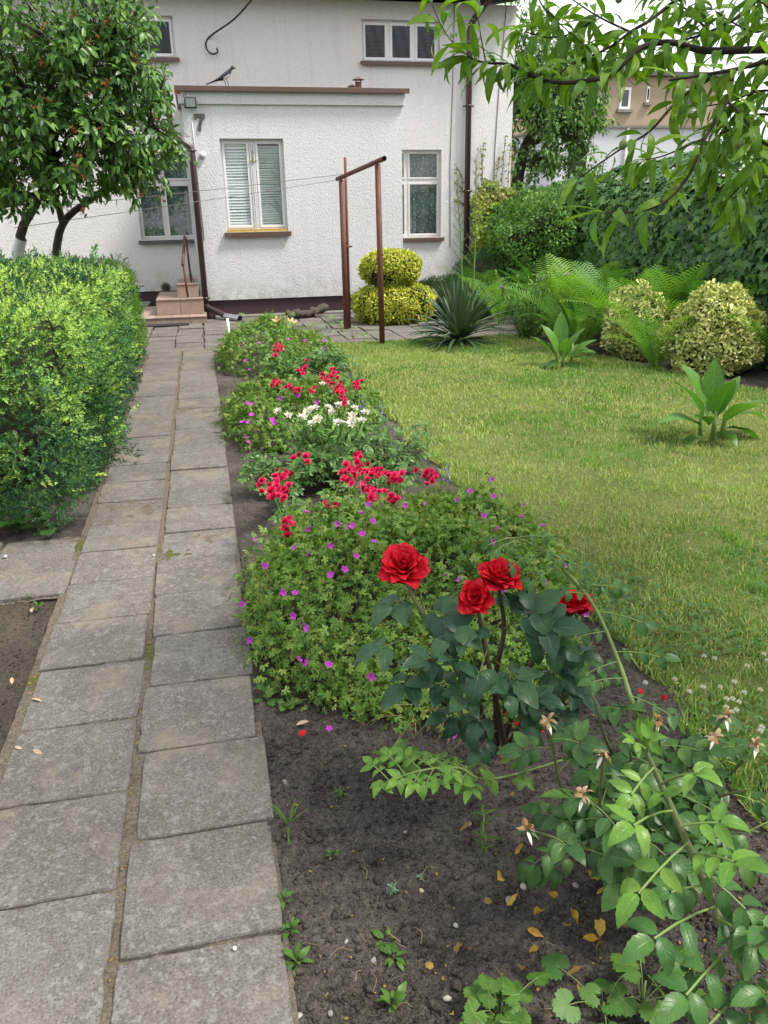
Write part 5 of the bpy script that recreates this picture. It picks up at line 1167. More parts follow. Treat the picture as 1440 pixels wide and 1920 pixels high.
# straggling shoots at the far end of the bed
def wisps(lab, lines, n, sz, mat, name='rose_shoot'):
    return bush(name, lab, 'plant', tuple(lines[0][0]), None, lines, mat, RL, n, sz, 40, 12, r0=.004, lo=.2)
wisps('thin leafy shoots rising above the farthest mound beside the lily', [[np.array([.42, 8.9, .1]), np.array(PY(465, 625, 9.1)), np.array(PY(462, 585, 9.1))], [np.array([.9, 9.1, .1]), np.array(PY(550, 610, 9.2)), np.array(PY(537, 582, 9.3))], [np.array([.6, 9, .1]), np.array(PY(500, 612, 9.1)), np.array(PY(490, 596, 9.2))]], 12, .035, 'shrub')
wisps('trailing rose shoot with small leaves creeping onto the patio slabs', [[np.array([1.1, 9.1, .3]), np.array([1.5, 9.9, .32]), np.array([1.75, 10.6, .12])], [np.array([1.1, 9.1, .3]), np.array([1.7, 9.7, .2]), np.array([1.95, 9.9, .06])]], 12, .035, 'shrub')

# ------------------------------------------------------------------ red hybrid roses in front
PET = {}
def bloom(parent, c, axis, D, seed=0, op=1.0):
    r = random.Random(seed); R4 = Vector(axis).to_track_quat('Z', 'Y').to_matrix().to_4x4(); fl = bpy.data.objects.new('bloom', None); COL.objects.link(fl); fl.parent = parent; fl.location = Vector([float(v) for v in c])-wloc(parent); fl.empty_display_size = .02
    n = 38
    for i in range(n):
        q = i/(n-1); lv = min(7, int(q*8)); key = (lv, i % 3, op)
        if key not in PET:
            t = lv/7; PET[key] = petal(.36+.20*t, .34+.40*t, 2+46*op*t**.9, 14+112*op*t, .95-.45*t, 5, 6, lv*3+i % 3, 0, 2.6, .05+.07*t, -.35*t, .02+.03*t)
        m = Matrix.Translation(c) @ R4 @ Matrix.Rotation(i*2.399+r.uniform(-.25, .25), 4, 'Z') @ Matrix.Translation((0, .05*q*D, -.10*q*D)) @ Matrix.Rotation(r.uniform(-.12, .12), 4, 'X') @ Matrix.Rotation(r.uniform(-.12, .12), 4, 'Y') @ Matrix.Scale(D*r.uniform(.92, 1.08), 4)
        put('petal', PET[key].mesh('petal', M['redrose']), m, fl)
    SE = leaf(1, .28, 'lance', 3, .3, .5, seed=1)
    for i in range(5):
        a = i*1.2566; v = R4 @ Vector((math.cos(a), math.sin(a), -.6)); put('sepal', SE.mesh('sepal', M['rose2']), frames([np.array(c)-np.array(R4 @ Vector((0, 0, .01)))], [np.array(v)], [[0, 0, 1]], D*.35)[0], fl)
    return fl
RS = [leaf(1, .62, 'ovate', 10, .24, .15+.2*s, .05, .06, .03, s) for s in range(4)]; RY = [leaf(1, .5, 'ovate', 12, .26, .12+.2*s, .05, .05, .03, s+9) for s in range(4)]
B0 = np.array([.735, 1.86, 0.0])
c1, c2, c3, c4 = PT(757, 1068, 1.98), PT(933, 1090, 1.97), PT(893, 1122, 1.92), PT(1075, 1140, 2.02)
canes = [[B0, PT(880, 1300, 2.03), PT(828, 1205, 1.99), PT(775, 1120, 1.98), c1], [B0, PT(930, 1270, 2.05), PT(945, 1180, 2.0), c2], [B0+[.02, -.02, 0], PT(925, 1290, 2.0), PT(905, 1190, 1.95), c3], [B0+[.03, .02, 0], PT(985, 1270, 2.1), PT(1030, 1190, 2.08), c4], [B0+[-.02, 0, 0], PT(900, 1330, 2.0), PT(865, 1260, 1.93), PT(850, 1215, 1.9)], [B0+[.04, 0, 0], PT(1000, 1320, 2.05), PT(1040, 1260, 2.0)]]
hr = bush('red_hybrid_rose', 'dark-leaved rose with four big crimson blooms in the front of the bed', 'rose', tuple(B0), None, [], 'rose', RS, 0, .07)
for ln in canes:
    P = smooth_line(ln, 24); MB().tube(P, np.linspace(.009, .0045, len(P)), 8).build('cane', M['redcane'] if ln is not canes[0] else M['cane'], hr, True)
FRM = []; rc = MB()
def comp(stem, tip, L, n=5, nz=.9):
    b = np.array(stem); d = unit(np.array(tip)-b); nr = unit(up*nz+unit(CAM-b)*.55+rng.normal(0, .22, 3)); fr, rp = leaflets(b, d, nr, n, np.linalg.norm(np.array(tip)-b), L, .2); rc.tube(rp, .0018, 4, False); return [frames([q[0]], [q[1]], [q[2]], q[3])[0] for q in fr]
for (sx, sy, tx, ty, L, dd) in [(775, 1120, 735, 1125, .070, 1.97), (790, 1140, 830, 1145, .075, 1.93), (800, 1160, 850, 1170, .07, 1.9), (815, 1190, 715, 1195, .07, 1.93), (830, 1210, 760, 1265, .07, 1.92), (905, 1190, 880, 1190, .06, 1.9), (915, 1215, 900, 1250, .075, 1.84), (945, 1180, 1000, 1130, .08, 1.9), (955, 1170, 1030, 1160, .085, 1.9), (960, 1200, 1040, 1200, .07, 1.92), (930, 1240, 965, 1265, .075, 1.88), (890, 1300, 820, 1265, .07, 1.92), (1000, 1240, 1050, 1260, .065, 1.95), (1020, 1210, 1085, 1215, .07, 1.96), (930, 1280, 990, 1290, .065, 1.92), (865, 1265, 850, 1230, .065, 1.86), (850, 1225, 800, 1225, .06, 1.88), (1040, 1260, 1090, 1290, .06, 1.93), (900, 1330, 860, 1350, .05, 1.95), (985, 1300, 1020, 1330, .055, 1.95), (960, 1150, 960, 1120, .06, 1.95), (880, 1160, 840, 1185, .06, 1.9), (900, 1340, 840, 1330, .055, 1.9), (940, 1350, 980, 1360, .055, 1.88), (920, 1310, 900, 1340, .06, 1.86), (960, 1310, 1010, 1300, .06, 1.88), (930, 1370, 900, 1395, .045, 1.88), (955, 1330, 950, 1290, .06, 1.84), (890, 1290, 870, 1300, .06, 1.86), (1000, 1330, 1060, 1340, .055, 1.9)]:
    FRM += comp(PT(sx, sy, dd+.06), PT(tx, ty, dd), L, 5 if random.random() < .7 else 3)
rc.build('leaf_stalks', M['cane'], hr, True); foliage(hr, RS, np.array(FRM), M['rose'], 'leaf', 'leaves', 300, 10)
bloom(hr, c1, unit(np.array([-.15, -.55, .85])), .128, 1); bloom(hr, c2, unit(np.array([.05, -.35, .95])), .12, 2, .88); bloom(hr, c3, unit(np.array([-.35, -.7, .55])), .098, 3, .72); bloom(hr, c4, unit(np.array([.1, .15, 1.0])), .115, 4, 1.12)
# right-hand rose bush with withered blooms
B1 = np.array([.92, 1.38, 0.0]); WH = [(1028, 1352, 1.72), (1235, 1352, 1.65), (1130, 1415, 1.55), (1095, 1492, 1.48), (988, 1555, 1.52), (1340, 1382, 1.62), (1360, 1345, 1.72), (1418, 1398, 1.62)]
ends = [PT(*w) for w in WH]; canes = []
for w in ends: b = B1+np.array([rng.normal(0, .08)+(.12 if w[0] > 1.15 else 0), rng.normal(0, .06), 0]); canes.append([b, b*.4+w*.6+np.array([rng.normal(0, .03), 0, .02-w[2]*.1]), w])
for px, py, dd in ((1180, 1560, 1.5), (1290, 1480, 1.55), (1230, 1620, 1.42), (1400, 1480, 1.6), (1060, 1600, 1.5), (1330, 1600, 1.5), (1150, 1500, 1.55), (1420, 1560, 1.5), (1200, 1460, 1.6), (1110, 1300, 1.8), (1180, 1400, 1.7)): e_ = PT(px, py, dd); canes.append([B1+[rng.normal(0, .08), rng.normal(0, .06), 0], B1*.45+e_*.55+[0, 0, .04], e_])
wr = bush('faded_rose_bush', 'dark green rose bush with withered brown blooms at the lower right', 'rose', tuple(B1), None, canes, 'rose2', RS, 5, .05, 300, 10, 'cane', .006, 5, .3)
WP = [petal(1, .35, 10+25*s, 120+30*s, .3, 3, 5, s+60) for s in range(4)]; SEP = leaf(1, .25, 'lance', 4, .3, .4, seed=3)
for w in ends:
    fl = bpy.data.objects.new('withered_bloom', None); COL.objects.link(fl); fl.parent = wr; fl.location = Vector(w)-wloc(wr)
    for i in range(11): put('petal', random.choice(WP).mesh('petal', M['withered']), Matrix.Translation(w) @ Matrix.Rotation(random.uniform(-.9, .9), 4, 'Y') @ Matrix.Rotation(random.uniform(-.5, .9), 4, 'X') @ Matrix.Rotation(i*1.3, 4, 'Z') @ Matrix.Scale(random.uniform(.013, .028), 4), fl)
    for i in range(5): a = i*1.2566+random.random(); put('sepal', SEP.mesh('sepal', M['whitepetal']) if i % 2 else SEP.mesh('sepal', M['clover']), frames([w-[0, 0, .004]], [np.array([math.cos(a), math.sin(a), -.15+random.uniform(-.2, .2)])], [[0, 0, 1]], .03)[0], fl)
# arching cane to the right of the red roses
ac_ = [np.array([1.16, 1.62, 0]), PT(1195, 1340, 1.86), PT(1160, 1240, 1.9), PT(1110, 1130, 1.93), PT(1040, 1050, 1.95), PT(985, 1015, 1.95), PT(950, 1008, 1.95)]
P_ = smooth_line(ac_, 36); hd = thing('arching_rose_cane', 'light green rose cane arching up to the left beside the red blooms', 'rose', tuple(ac_[0])); MB().tube(P_, np.linspace(.007, .002, len(P_)), 7).build('cane', M['greenstem'], hd, True); FRM = []; rc = MB()
for (i, sgn, L) in [(8, 1, .055), (10, -1, .05), (13, 1, .06), (15, -1, .055), (17, 1, .06), (19, -1, .05), (21, 1, .055), (23, -1, .05), (25, 1, .05), (27, -1, .045), (29, 1, .045), (31, -1, .04), (33, 1, .04), (34, -1, .035), (12, -1, .05), (20, 1, .05)]:
    b = P_[min(i, len(P_)-1)]; FRM += comp(b, b+CA*sgn*(L*1.7)+np.array([0, -.02, random.uniform(-.03, .03)]), L*.66, 7 if i < 25 else 5)
rc.build('leaf_stalks', M['greenstem'], hd, True); foliage(hd, RS, np.array(FRM), M['midrose'], 'leaf', 'leaves', 300, 10)
# near shoot at the lower right corner
ns = [np.array([.80, .62, .0]), PT(1425, 1910, .93), PT(1340, 1700, .97), PT(1275, 1550, .99), PT(1230, 1450, 1.0), PT(1205, 1395, 1.0)]
P_ = smooth_line(ns, 40); nr_ = thing('young_rose_shoot', 'fresh light green rose shoot close by in the lower right corner', 'rose', tuple(ns[0])); MB().tube(P_, np.linspace(.0075, .0028, len(P_)), 9).build('cane', M['redcane'] if False else M['cane'], nr_, True); FRM = []; FRM2 = []; rc = MB()
for (px, py, tx, ty, L, n, yg) in [(1225, 1440, 1185, 1475, .034, 5, 1), (1240, 1470, 1310, 1425, .036, 3, 1), (1260, 1520, 1190, 1520, .042, 3, 1), (1255, 1510, 1245, 1470, .03, 3, 1), (1290, 1580, 1200, 1650, .046, 5, 1), (1300, 1600, 1380, 1600, .046, 7, 1), (1310, 1630, 1400, 1690, .045, 7, 0), (1340, 1700, 1230, 1730, .05, 5, 0), (1345, 1720, 1420, 1760, .05, 7, 0), (1370, 1780, 1290, 1840, .05, 5, 0), (1390, 1830, 1440, 1850, .05, 5, 0), (1400, 1860, 1330, 1900, .05, 5, 0), (1213, 1410, 1222, 1365, .026, 3, 1), (1210, 1405, 1190, 1385, .022, 3, 1), (1275, 1550, 1350, 1530, .04, 5, 1), (1325, 1660, 1260, 1660, .042, 5, 0), (1360, 1750, 1440, 1720, .046, 5, 0), (1385, 1815, 1410, 1900, .046, 5, 0), (1420, 1880, 1300, 1790, .045, 5, 0)]:
    t_ = .985-(py-1400)/500*.05; r_ = comp(PT(px, py, t_), PT(tx, ty, t_-.05+random.uniform(-.03, .03)), L*.88, n, .75); (FRM if yg else FRM2).extend(r_)
rc.build('leaf_stalks', M['greenstem'], nr_, True); foliage(nr_, RY, np.array(FRM), M['young'], 'leaf', 'leaves', 300, 6); foliage(nr_, RY, np.array(FRM2), M['midrose'], 'leaf', 'lower_leaves', 300, 6)
BUDL = [leaf(1, .25, 'lance', 4, .5, .1, seed=s) for s in range(2)]
for i in range(6): a = i*1.05; put('tip_leaf', BUDL[i % 2].mesh('tip_leaf', M['young']), frames([P_[-1-i % 3]], [unit(np.array([math.cos(a)*.35, math.sin(a)*.35, 1]))], [[math.cos(a), math.sin(a), .2]], .045)[0], nr_)
# low light-green shoot left of the rose foot
ls = [np.array([1.0, 1.75, .02]), PT(930, 1460, 1.88), PT(860, 1440, 1.86), PT(790, 1445, 1.85), PT(715, 1470, 1.84)]
P_ = smooth_line(ls, 24); lr = thing('creeping_rose_shoot', 'light green rose shoot lying across the soil under the red roses', 'rose', tuple(ls[0])); MB().tube(P_, .003, 6).build('cane', M['greenstem'], lr, True); FRM = []; rc = MB()
for i in range(4, len(P_), 2):
    for sgn in (-1, 1): b = P_[i]; FRM += comp(b, b+CA*(-.03)+np.array([0, .045*sgn, .02+random.uniform(-.02, .02)]), .035, 5)
rc.build('leaf_stalks', M['greenstem'], lr, True); foliage(lr, RY, np.array(FRM), M['young'], 'leaf', 'leaves', 300, 8)
# ------------------------------------------------------------------ peach branches hanging in from the upper right
pe = thing('peach_tree', 'peach tree branches with long drooping leaves hanging in from the upper right', 'tree', (2.6, 1.6, 0))
MB().tube(smooth_line([(2.7, 1.5, -.1), (2.62, 1.52, .9), (2.45, 1.6, 1.6), (2.2, 1.75, 2.15)], 14), np.linspace(.10, .055, 12), 12).build('trunk', M['darkbark'], pe, True)
MB().tube(smooth_line([(2.45, 1.6, 1.6), (2.1, 1.6, 1.9), PT(1530, 300, 1.95)], 10), np.linspace(.05, .02, 10), 10).build('limb', M['darkbark'], pe, True)
LIMB = [([(1560, 95, 2.15), (1440, 93, 2.1), (1323, 95, 2.08), (1263, 80, 2.05), (1202, 89, 2.02), (1142, 141, 2.0), (1053, 155, 1.98), (993, 141, 1.97), (957, 121, 1.96), (911, 118, 1.95), (883, 109, 1.95)], .017, .0025, 1.0),
 ([(883, 109, 1.95), (848, 78, 1.95), (826, 45, 1.95), (810, 8, 1.95)], .003, .0015, 1.0), ([(911, 118, 1.95), (902, 71, 1.94), (897, 38, 1.93)], .003, .0015, 1.0),
 ([(1560, 110, 2.0), (1440, 117, 1.98), (1375, 131, 1.97), (1315, 141, 1.95), (1255, 151, 1.93)], .012, .003, .9),
 ([(1375, 131, 1.97), (1363, 189, 1.95), (1323, 258, 1.92), (1283, 342, 1.9), (1222, 391, 1.88), (1134, 399, 1.87)], .010, .002, .55),
 ([(1500, 90, 2.2), (1440, 137, 2.18), (1371, 226, 2.15), (1323, 290, 2.12), (1263, 362, 2.1)], .010, .003, .7),
 ([(1340, 141, 1.96), (1275, 185, 1.96), (1218, 246, 1.95), (1166, 278, 1.94), (1085, 334, 1.93)], .008, .002, .5),
 ([(1310, -20, 2.2), (1263, 4, 2.15), (1222, 36, 2.12), (1182, 60, 2.1), (1142, 89, 2.08), (1073, 121, 2.05), (1037, 141, 2.03), (980, 135, 2.0)], .010, .002, 1.1),
 ([(1005, -40, 2.1), (1013, 4, 2.08), (1045, 40, 2.06), (1090, 80, 2.05)], .004, .0015, 1.1), ([(1440, -30, 2.3), (1400, 20, 2.3), (1330, 60, 2.25), (1263, 80, 2.2)], .012, .003, 1.1),
 ([(1530, 300, 1.95), (1440, 270, 1.95), (1390, 240, 1.95), (1350, 250, 1.95)], .012, .003, 1.2), ([(1530, 300, 1.95), (1450, 330, 2.0), (1400, 330, 2.0), (1370, 370, 2.0)], .010, .002, 1.0),
 ([(1363, 189, 1.95), (1400, 230, 1.9), (1420, 300, 1.88)], .006, .002, 1.1), ([(1182, 60, 2.1), (1120, 30, 2.1), (1060, -10, 2.1)], .005, .002, 1.2), ([(1323, 258, 1.92), (1250, 290, 1.9), (1210, 300, 1.9)], .004, .0015, 1.0), ([(1440, 117, 1.98), (1460, 40, 2.0), (1410, -10, 2.0)], .007, .002, 1.2), ([(1330, 60, 2.25), (1290, 20, 2.2), (1240, -10, 2.2)], .006, .002, 1.3), ([(1500, 180, 2.1), (1430, 170, 2.1), (1370, 190, 2.1), (1320, 200, 2.1)], .006, .002, 1.3), ([(1500, 230, 2.2), (1420, 215, 2.2), (1370, 260, 2.2), (1340, 310, 2.2)], .006, .002, 1.3), ([(1470, 30, 2.2), (1420, 60, 2.2), (1370, 40, 2.2), (1340, 20, 2.2)], .006, .002, 1.3), ([(1263, 80, 2.05), (1220, 110, 2.1), (1180, 105, 2.1), (1140, 115, 2.1)], .004, .002, 1.2), ([(1120, 30, 2.1), (1080, 60, 2.1), (1030, 70, 2.1), (985, 60, 2.1)], .004, .002, 1.3), ([(1500, 300, 2.15), (1440, 310, 2.15), (1400, 360, 2.15), (1390, 400, 2.15)], .005, .002, 1.1)]
PL = [leaf(1, .235, 'lance', 7, .22, .25+.28*s, 0, .08, .035, s) for s in range(4)]; FRM = []
for pts, r0, r1, dens in LIMB:
    P3 = smooth_line([PT(*q) for q in pts], 44); MB().tube(P3, np.linspace(r0*.62, r1*.8, len(P3)), 8).build('branch', M['darkbark'], pe, True)
    if pts[0][0] >= 1440 or pts[0][1] < -10:      # carried on to the fork of the tree
        q0 = P3[0]; fk = np.array([2.3, 1.68, 2.05]); MB().tube(smooth_line([fk, (fk+q0)/2+np.array([.02, .02, .06]), q0], 10), np.linspace(max(.012, r0*.9), r0*.62, 10), 8).build('limb', M['darkbark'], pe, True)
    seg = np.linalg.norm(np.diff(P3, axis=0), axis=1).sum(); n = int(seg/.0122*dens)
    for i in range(n):
        t = ((i+random.random())/n); j = min(len(P3)-2, int(t*(len(P3)-1))); rr = r0+(r1-r0)*t
        if rr > .0145: continue
        b = P3[j]; ax = unit(P3[j+1]-P3[j]); a = i*2.4; s1 = unit(np.cross(ax, [0, 0, 1.0])); s2 = np.cross(ax, s1)
        d = unit(s1*math.cos(a)*.8+s2*math.sin(a)*.7+ax*.55+np.array([0, 0, -.05])); FRM.append(frames([b], [d], [unit(up+rng.normal(0, .35, 3)-d*.2)], random.uniform(.066, .115))[0])
    for i in range(5 if r1 < .0026 else 0):
        a = i*1.25; ax = unit(P3[-1]-P3[-3]); s1 = unit(np.cross(ax, [0, 0, 1.0])); d = unit(ax*.9+s1*math.cos(a)*.6+np.array([0, 0, .35*math.sin(a)])); FRM.append(frames([P3[-1]], [d], [unit(up-d*.2+rng.normal(0, .3, 3))], random.uniform(.07, .11))[0])
CE = [((2.3, 1.6, 2.75), (1.25, 1.3, .55)), ((1.5, 1.2, 2.95), (1.1, 1.0, .4)), ((2.9, 2.6, 2.6), (1.0, 1.2, .7)), ((2.35, 2.0, 2.1), (.7, .75, .5))]     # rest of the crown, overhead
PO = [leaf(1, .26, 'lance', 3, .22, .4, seed=2)]
Mp, twp, _ = crown(400, 9, CE, [(2.2, 1.75, 2.3), (2.6, 1.6, 2.4), (1.6, 1.3, 2.7), (2.8, 2.4, 2.4)], PO, .11, .08, .5, (.3, 1.0)); twp.build('twigs', M['darkbark'], pe, True)
xq, yq, dq = proj(Mp[:, :3, 3]); Mp = Mp[(dq < .3) | (yq < -60) | (xq > 1560)]; batch('overhead_leaves', PO, Mp, M['peach'], pe, None, 'stuff')
foliage(pe, PL, np.array(FRM), M['peach'], 'leaf', 'leaves', 300, 10)
for px, py, t in ((1270, 360, 1.93), (1388, 275, 1.9), (1402, 283, 1.9), (1378, 268, 1.92), (1160, 3, 2.1), (1168, 277, 1.94)):
    c = PT(px, py, t); k = MB(); sp = [(.0, .001), (.006, .011), (.014, .017), (.024, .0185), (.033, .015), (.039, .008), (.042, .001)]
    k.tube([c+[0, 0, .02-z_*.6] for z_, _ in sp], [r_*.55 for _, r_ in sp], 12); put_ = k.build('fruit', M['fruit'], pe, True)

# ------------------------------------------------------------------ weeds, stones, fallen leaves, clover
WL = [leaf(1, .42, 'ovate', 6, .15, .35+.15*s, .06, .15, .05, s) for s in range(3)]; NARROW = [leaf(1, .16, 'lance', 4, .2, .3+.2*s, seed=s) for s in range(3)]; LOB = [fan_leaf([(-110, .6), (-80, .8), (-40, .7), (0, 1.0), (40, .7), (80, .8), (110, .6)], .72, 1, .12, seed=s) for s in range(3)]
LOR = [merge([tf(fan_leaf([(-60, .8), (-38, .95), (-18, 1.0), (0, 1.05), (18, 1.0), (38, .95), (60, .8)], .93, 1, .14, seed=s*3+q), frames([[0, 0, 0]], [[math.sin(R(b_)), math.cos(R(b_)), 0]], [[0, 0, 1]], .9)[0]) for q, b_ in enumerate((-100, 0, 100))]) for s in range(3)]
def weed(px, py, lab, n, L, ts, mat='weed', el=(20, 70), name='weed', cat='weed', xy=None, stemh=0):
    c = G(px, py, .02) if xy is None else np.array([xy[0], xy[1], .02]); o = thing(name, lab, cat, tuple(c), 'weeds in the bed')
    if stemh: MB().tube([c-[0, 0, .03], c+[0, 0, stemh]], [.003, .002], 5).build('stem', M['greenstem'], o, True)
    for i in range(n):
        if ts is LOB:
            a = i*2.4+random.uniform(-.5, .5); L_ = L*random.uniform(.7, 1.15); hh = L_*random.uniform(.3, 1.5)*(1-.5*i/n)+stemh*.4; rr_ = L_*random.uniform(.4, 1.9); tip_ = c+np.array([rr_*math.cos(a), rr_*math.sin(a), hh])
            MB().tube(smooth_line([c, (c+tip_)/2+np.array([0, 0, hh*.3]), tip_], 6), .0011, 4, False).build('stalk', M['greenstem'], o, True)
            put('leaf', random.choice(LOR).mesh('leaf', M[mat]), frames([tip_], [np.array([math.cos(a), math.sin(a), random.uniform(-.35, .2)])], [unit(up+rng.normal(0, .3, 3))], L_*.62)[0], o); continue
        a = i*2.4+random.uniform(-.4, .4); e_ = R(random.uniform(*el)); d = np.array([math.cos(a)*math.cos(e_), math.sin(a)*math.cos(e_), math.sin(e_)]); b = c+np.array([0, 0, stemh*(i+.5)/n])+d*random.uniform(0, .3)*L*(0 if stemh else 1)
        put('leaf', random.choice(ts).mesh('leaf', M[mat]), frames([b], [d], [unit(up-d*.3+rng.normal(0, .2, 3))], L*random.uniform(.6, 1.15))[0], o)
weed(600, 1310, 'narrow-leaved upright seedling at the foot of the big cranesbill', 22, .07, NARROW, el=(10, 60), stemh=.06)
weed(500, 1305, 'small bright weed at the slab edge below the cranesbill', 14, .03, LOB, stemh=.03); weed(540, 1325, 'round-leaved weed in front of the big cranesbill', 14, .03, LOB)
weed(745, 1440, 'pale rosette weed left of the red rose foot', 12, .09, WL, el=(25, 65)); weed(722, 1765, 'tiny pale seedling in the bare soil of the near bed', 10, .03, WL, el=(5, 40)); weed(738, 1795, 'twin seedling just below the pale one', 9, .028, WL, el=(5, 40))
weed(735, 1675, 'small blue-green spurge tuft in the bare soil', 26, .02, NARROW, 'weedblue', (10, 80), stemh=.02); weed(788, 1650, 'smaller blue-green spurge tuft to the right', 14, .014, NARROW, 'weedblue', (10, 80), stemh=.012)
weed(640, 1495, 'small weed with a violet bud in the near soil', 10, .03, NARROW, stemh=.02); weed(625, 1605, 'tiny lone seedling in the middle of the near soil', 6, .02, WL)
weed(542, 1550, 'grass-like tuft at the slab edge', 9, .08, [leaf(1, .06, 'blade', 5, .2, .35)], 'weed', (20, 70), 'grass_tuft', 'weed')
weed(545, 1745, 'dull weed at the slab edge, upper of the lower three', 12, .03, WL); weed(556, 1805, 'green weed at the slab edge, lowest but one', 12, .032, WL); weed(530, 1690, 'tiny weed right at the slab rim', 8, .025, WL); weed(735, 1885, 'spreading seedling at the bottom edge of the photo', 12, .035, WL)
weed(905, 1600, 'tall lanky weed going dry in front of the faded rose', 14, .06, NARROW, 'weed', (40, 80), stemh=.12); weed(940, 1915, 'bright strawberry-like plant at the bottom edge', 20, .042, LOB, 'weed', (25, 75), stemh=.05); weed(1205, 1880, 'lobed light green leaf plant under the near shoot', 9, .05, LOB, 'weed', (20, 70), stemh=.06); weed(1130, 1900, 'darker lobed plant beside the light green one', 8, .05, LOB, 'clover', (20, 60), stemh=.03)
weed(350, 0+715+130, 'x', 0, .01, WL) if False else None
weed(520, 845, 'pale rosette at the foot of the middle cranesbill', 14, .10, WL, el=(15, 50)); weed(780, 870, 'tall narrow-leaved seedling behind the red roses', 26, .09, NARROW, el=(0, 50), stemh=.3); weed(800, 850, 'leafy seedling at the lawn border', 18, .08, NARROW, stemh=.2); weed(490, 990, 'leafy tuft left of the violet larkspur', 16, .09, WL, el=(25, 65), xy=(.33, 3.95))
weed(70, 1230 - 90, 'weed in the bare soil left of the path', 10, .035, WL) ; weed(345, 1820-700, 'tuft in the moss of the side path', 8, .02, WL, xy=(-.83, 3.24)); weed(30, 985, 'trefoil seedlings under the juniper, left clump', 16, .07, LOB, 'clover', (20, 60), stemh=.05, xy=(-1.05, 4.08)); weed(70, 980, 'trefoil seedlings under the juniper, right clump', 16, .07, LOB, 'clover', (20, 60), stemh=.05, xy=(-.93, 4.06))
# dry stems
k = MB()
for i in range(46):
    b = G(random.gauss(820, 45), random.gauss(1345, 28), .02); a = random.uniform(0, 6.28); k.tube(smooth_line([b, b+[.06*math.cos(a), .06*math.sin(a), .07], b+[.14*math.cos(a), .14*math.sin(a), random.uniform(.02, .12)]], 6), .0012, 3, False)
props(k.build('dry_stems', M['straw'], None, True), 'tangle of dry straw-coloured stems under the cranesbill', 'dry stems', None, 'stuff')
k = MB()
for i in range(22):
    b = G(random.uniform(560, 1150), random.uniform(1560, 1900), .03); a = random.uniform(0, 6.28); L = random.uniform(.015, .07); k.tube(smooth_line([b, b+[L*.5*math.cos(a), L*.5*math.sin(a), .006], b+[L*math.cos(a+.4), L*math.sin(a+.4), .0]], 10), random.uniform(.0004, .001), 3, False)
props(k.build('dry_twigs', M['straw'], None, True), 'scattered thin dry twigs and straws on the near soil', 'twigs', None, 'stuff')
# fallen leaves and petals
ORD = ['leftmost', 'second from left', 'third from left', 'fourth from left', 'fifth from left', 'sixth from left', 'seventh from left', 'eighth from left', 'ninth from left', 'ninth from right', 'eighth from right', 'seventh from right', 'sixth from right', 'fifth from right', 'fourth from right', 'third from right', 'second from right', 'rightmost']
def ranked(pts, what, where):
    s_ = sorted(pts); n_ = len(s_); h_ = (n_+1)//2; od = ORD[:h_]+ORD[len(ORD)-(n_-h_):]
    return {q: what+', '+od[i]+' of those '+where for i, q in enumerate(s_)}
DL = [leaf(1, .3+.12*s, 'ovate', 5, .3+.2*(s % 3), .45*s-.8, .12, .1, .22, s) for s in range(5)]
def fallen(px, py, L, mat, lab, grp, name='fallen_leaf', cat='leaf', ts=DL):
    c = G(px, py, .035); m4 = frames([c], [unit(rng.normal(0, 1, 3)*[1, 1, .15])], [unit(up+rng.normal(0, .3, 3))], L)[0]; props(put(name, random.choice(ts).mesh(name, M[mat]), m4, None), lab, cat, grp)
YL_ = [(930, 1650), (965, 1605), (1000, 1718), (1055, 1725), (1040, 1690), (1105, 1648), (1020, 1655), (1150, 1665), (1070, 1700), (985, 1740), (1125, 1720), (1088, 1760), (950, 1700)]; LB_ = ranked(YL_, 'bright yellow fallen leaf', 'under the faded rose')
for px, py in YL_: fallen(px, py, .04, 'yellowleaf', LB_[(px, py)], 'yellow leaves under the faded rose')
YL_ = [(870, 1768), (890, 1775), (890, 1838), (815, 1815), (850, 1905), (1135, 1770), (990, 1790), (1060, 1830), (975, 1820), (1010, 1850), (1180, 1740), (1235, 1790), (1095, 1870), (860, 1560), (955, 1495), (905, 1685), (1270, 1830), (1040, 1905)]; LB_ = ranked(YL_, 'dry brown fallen leaf', 'on the nearest soil')
for px, py in YL_: fallen(px, py, random.uniform(.018, .04), 'dead', LB_[(px, py)], 'dry leaves at the bottom of the bed')
fallen(1290, 1820, .06, 'yellowleaf', 'larger yellow leaf caught below the near rose shoot', None)
PE = petal(1, .9, 60, 95, .4, 3, 3, 5)
YL_ = [(955, 1400), (955, 1345), (1000, 1308), (970, 1360), (945, 1420), (1240, 1310), (1010, 1370), (565, 1380), (1200, 1300), (900, 1310)]; LB_ = ranked(YL_, 'fallen crimson rose petal', 'on the soil around the roses')
for px, py in YL_: fallen(px, py, .022, 'redrose', LB_[(px, py)], 'fallen rose petals', 'fallen_petal', 'petal', [PE])
YL_ = [(850, 1380), (617, 1367), (903, 1345)]; LB_ = ranked(YL_, 'low magenta cranesbill flower', 'over the bare soil')
for px, py in YL_:
    c = G(px, py, .05); o = props(put('fallen_flower', FIVE[0].mesh('flower', M['pink']), frames([c], [[1, 0, 0]], [unit(np.array([0, -.5, 1]))], .026)[0], None), LB_[(px, py)], 'flower', 'low magenta flowers')
YL_ = [(60, 1148), (85, 1152), (45, 1162), (62, 1405), (28, 1400), (58, 1310), (22, 1270), (555, 1360)]; LB_ = ranked(YL_, 'pale wood chip', 'on the soil beside the path')
for px, py in YL_: fallen(px, py, random.uniform(.025, .05), 'chip', LB_[(px, py)], 'wood chips beside the path', 'wood_chip', 'wood chip', [leaf(1, .4, 'ellip', 4, .3, .1, seed=4)])
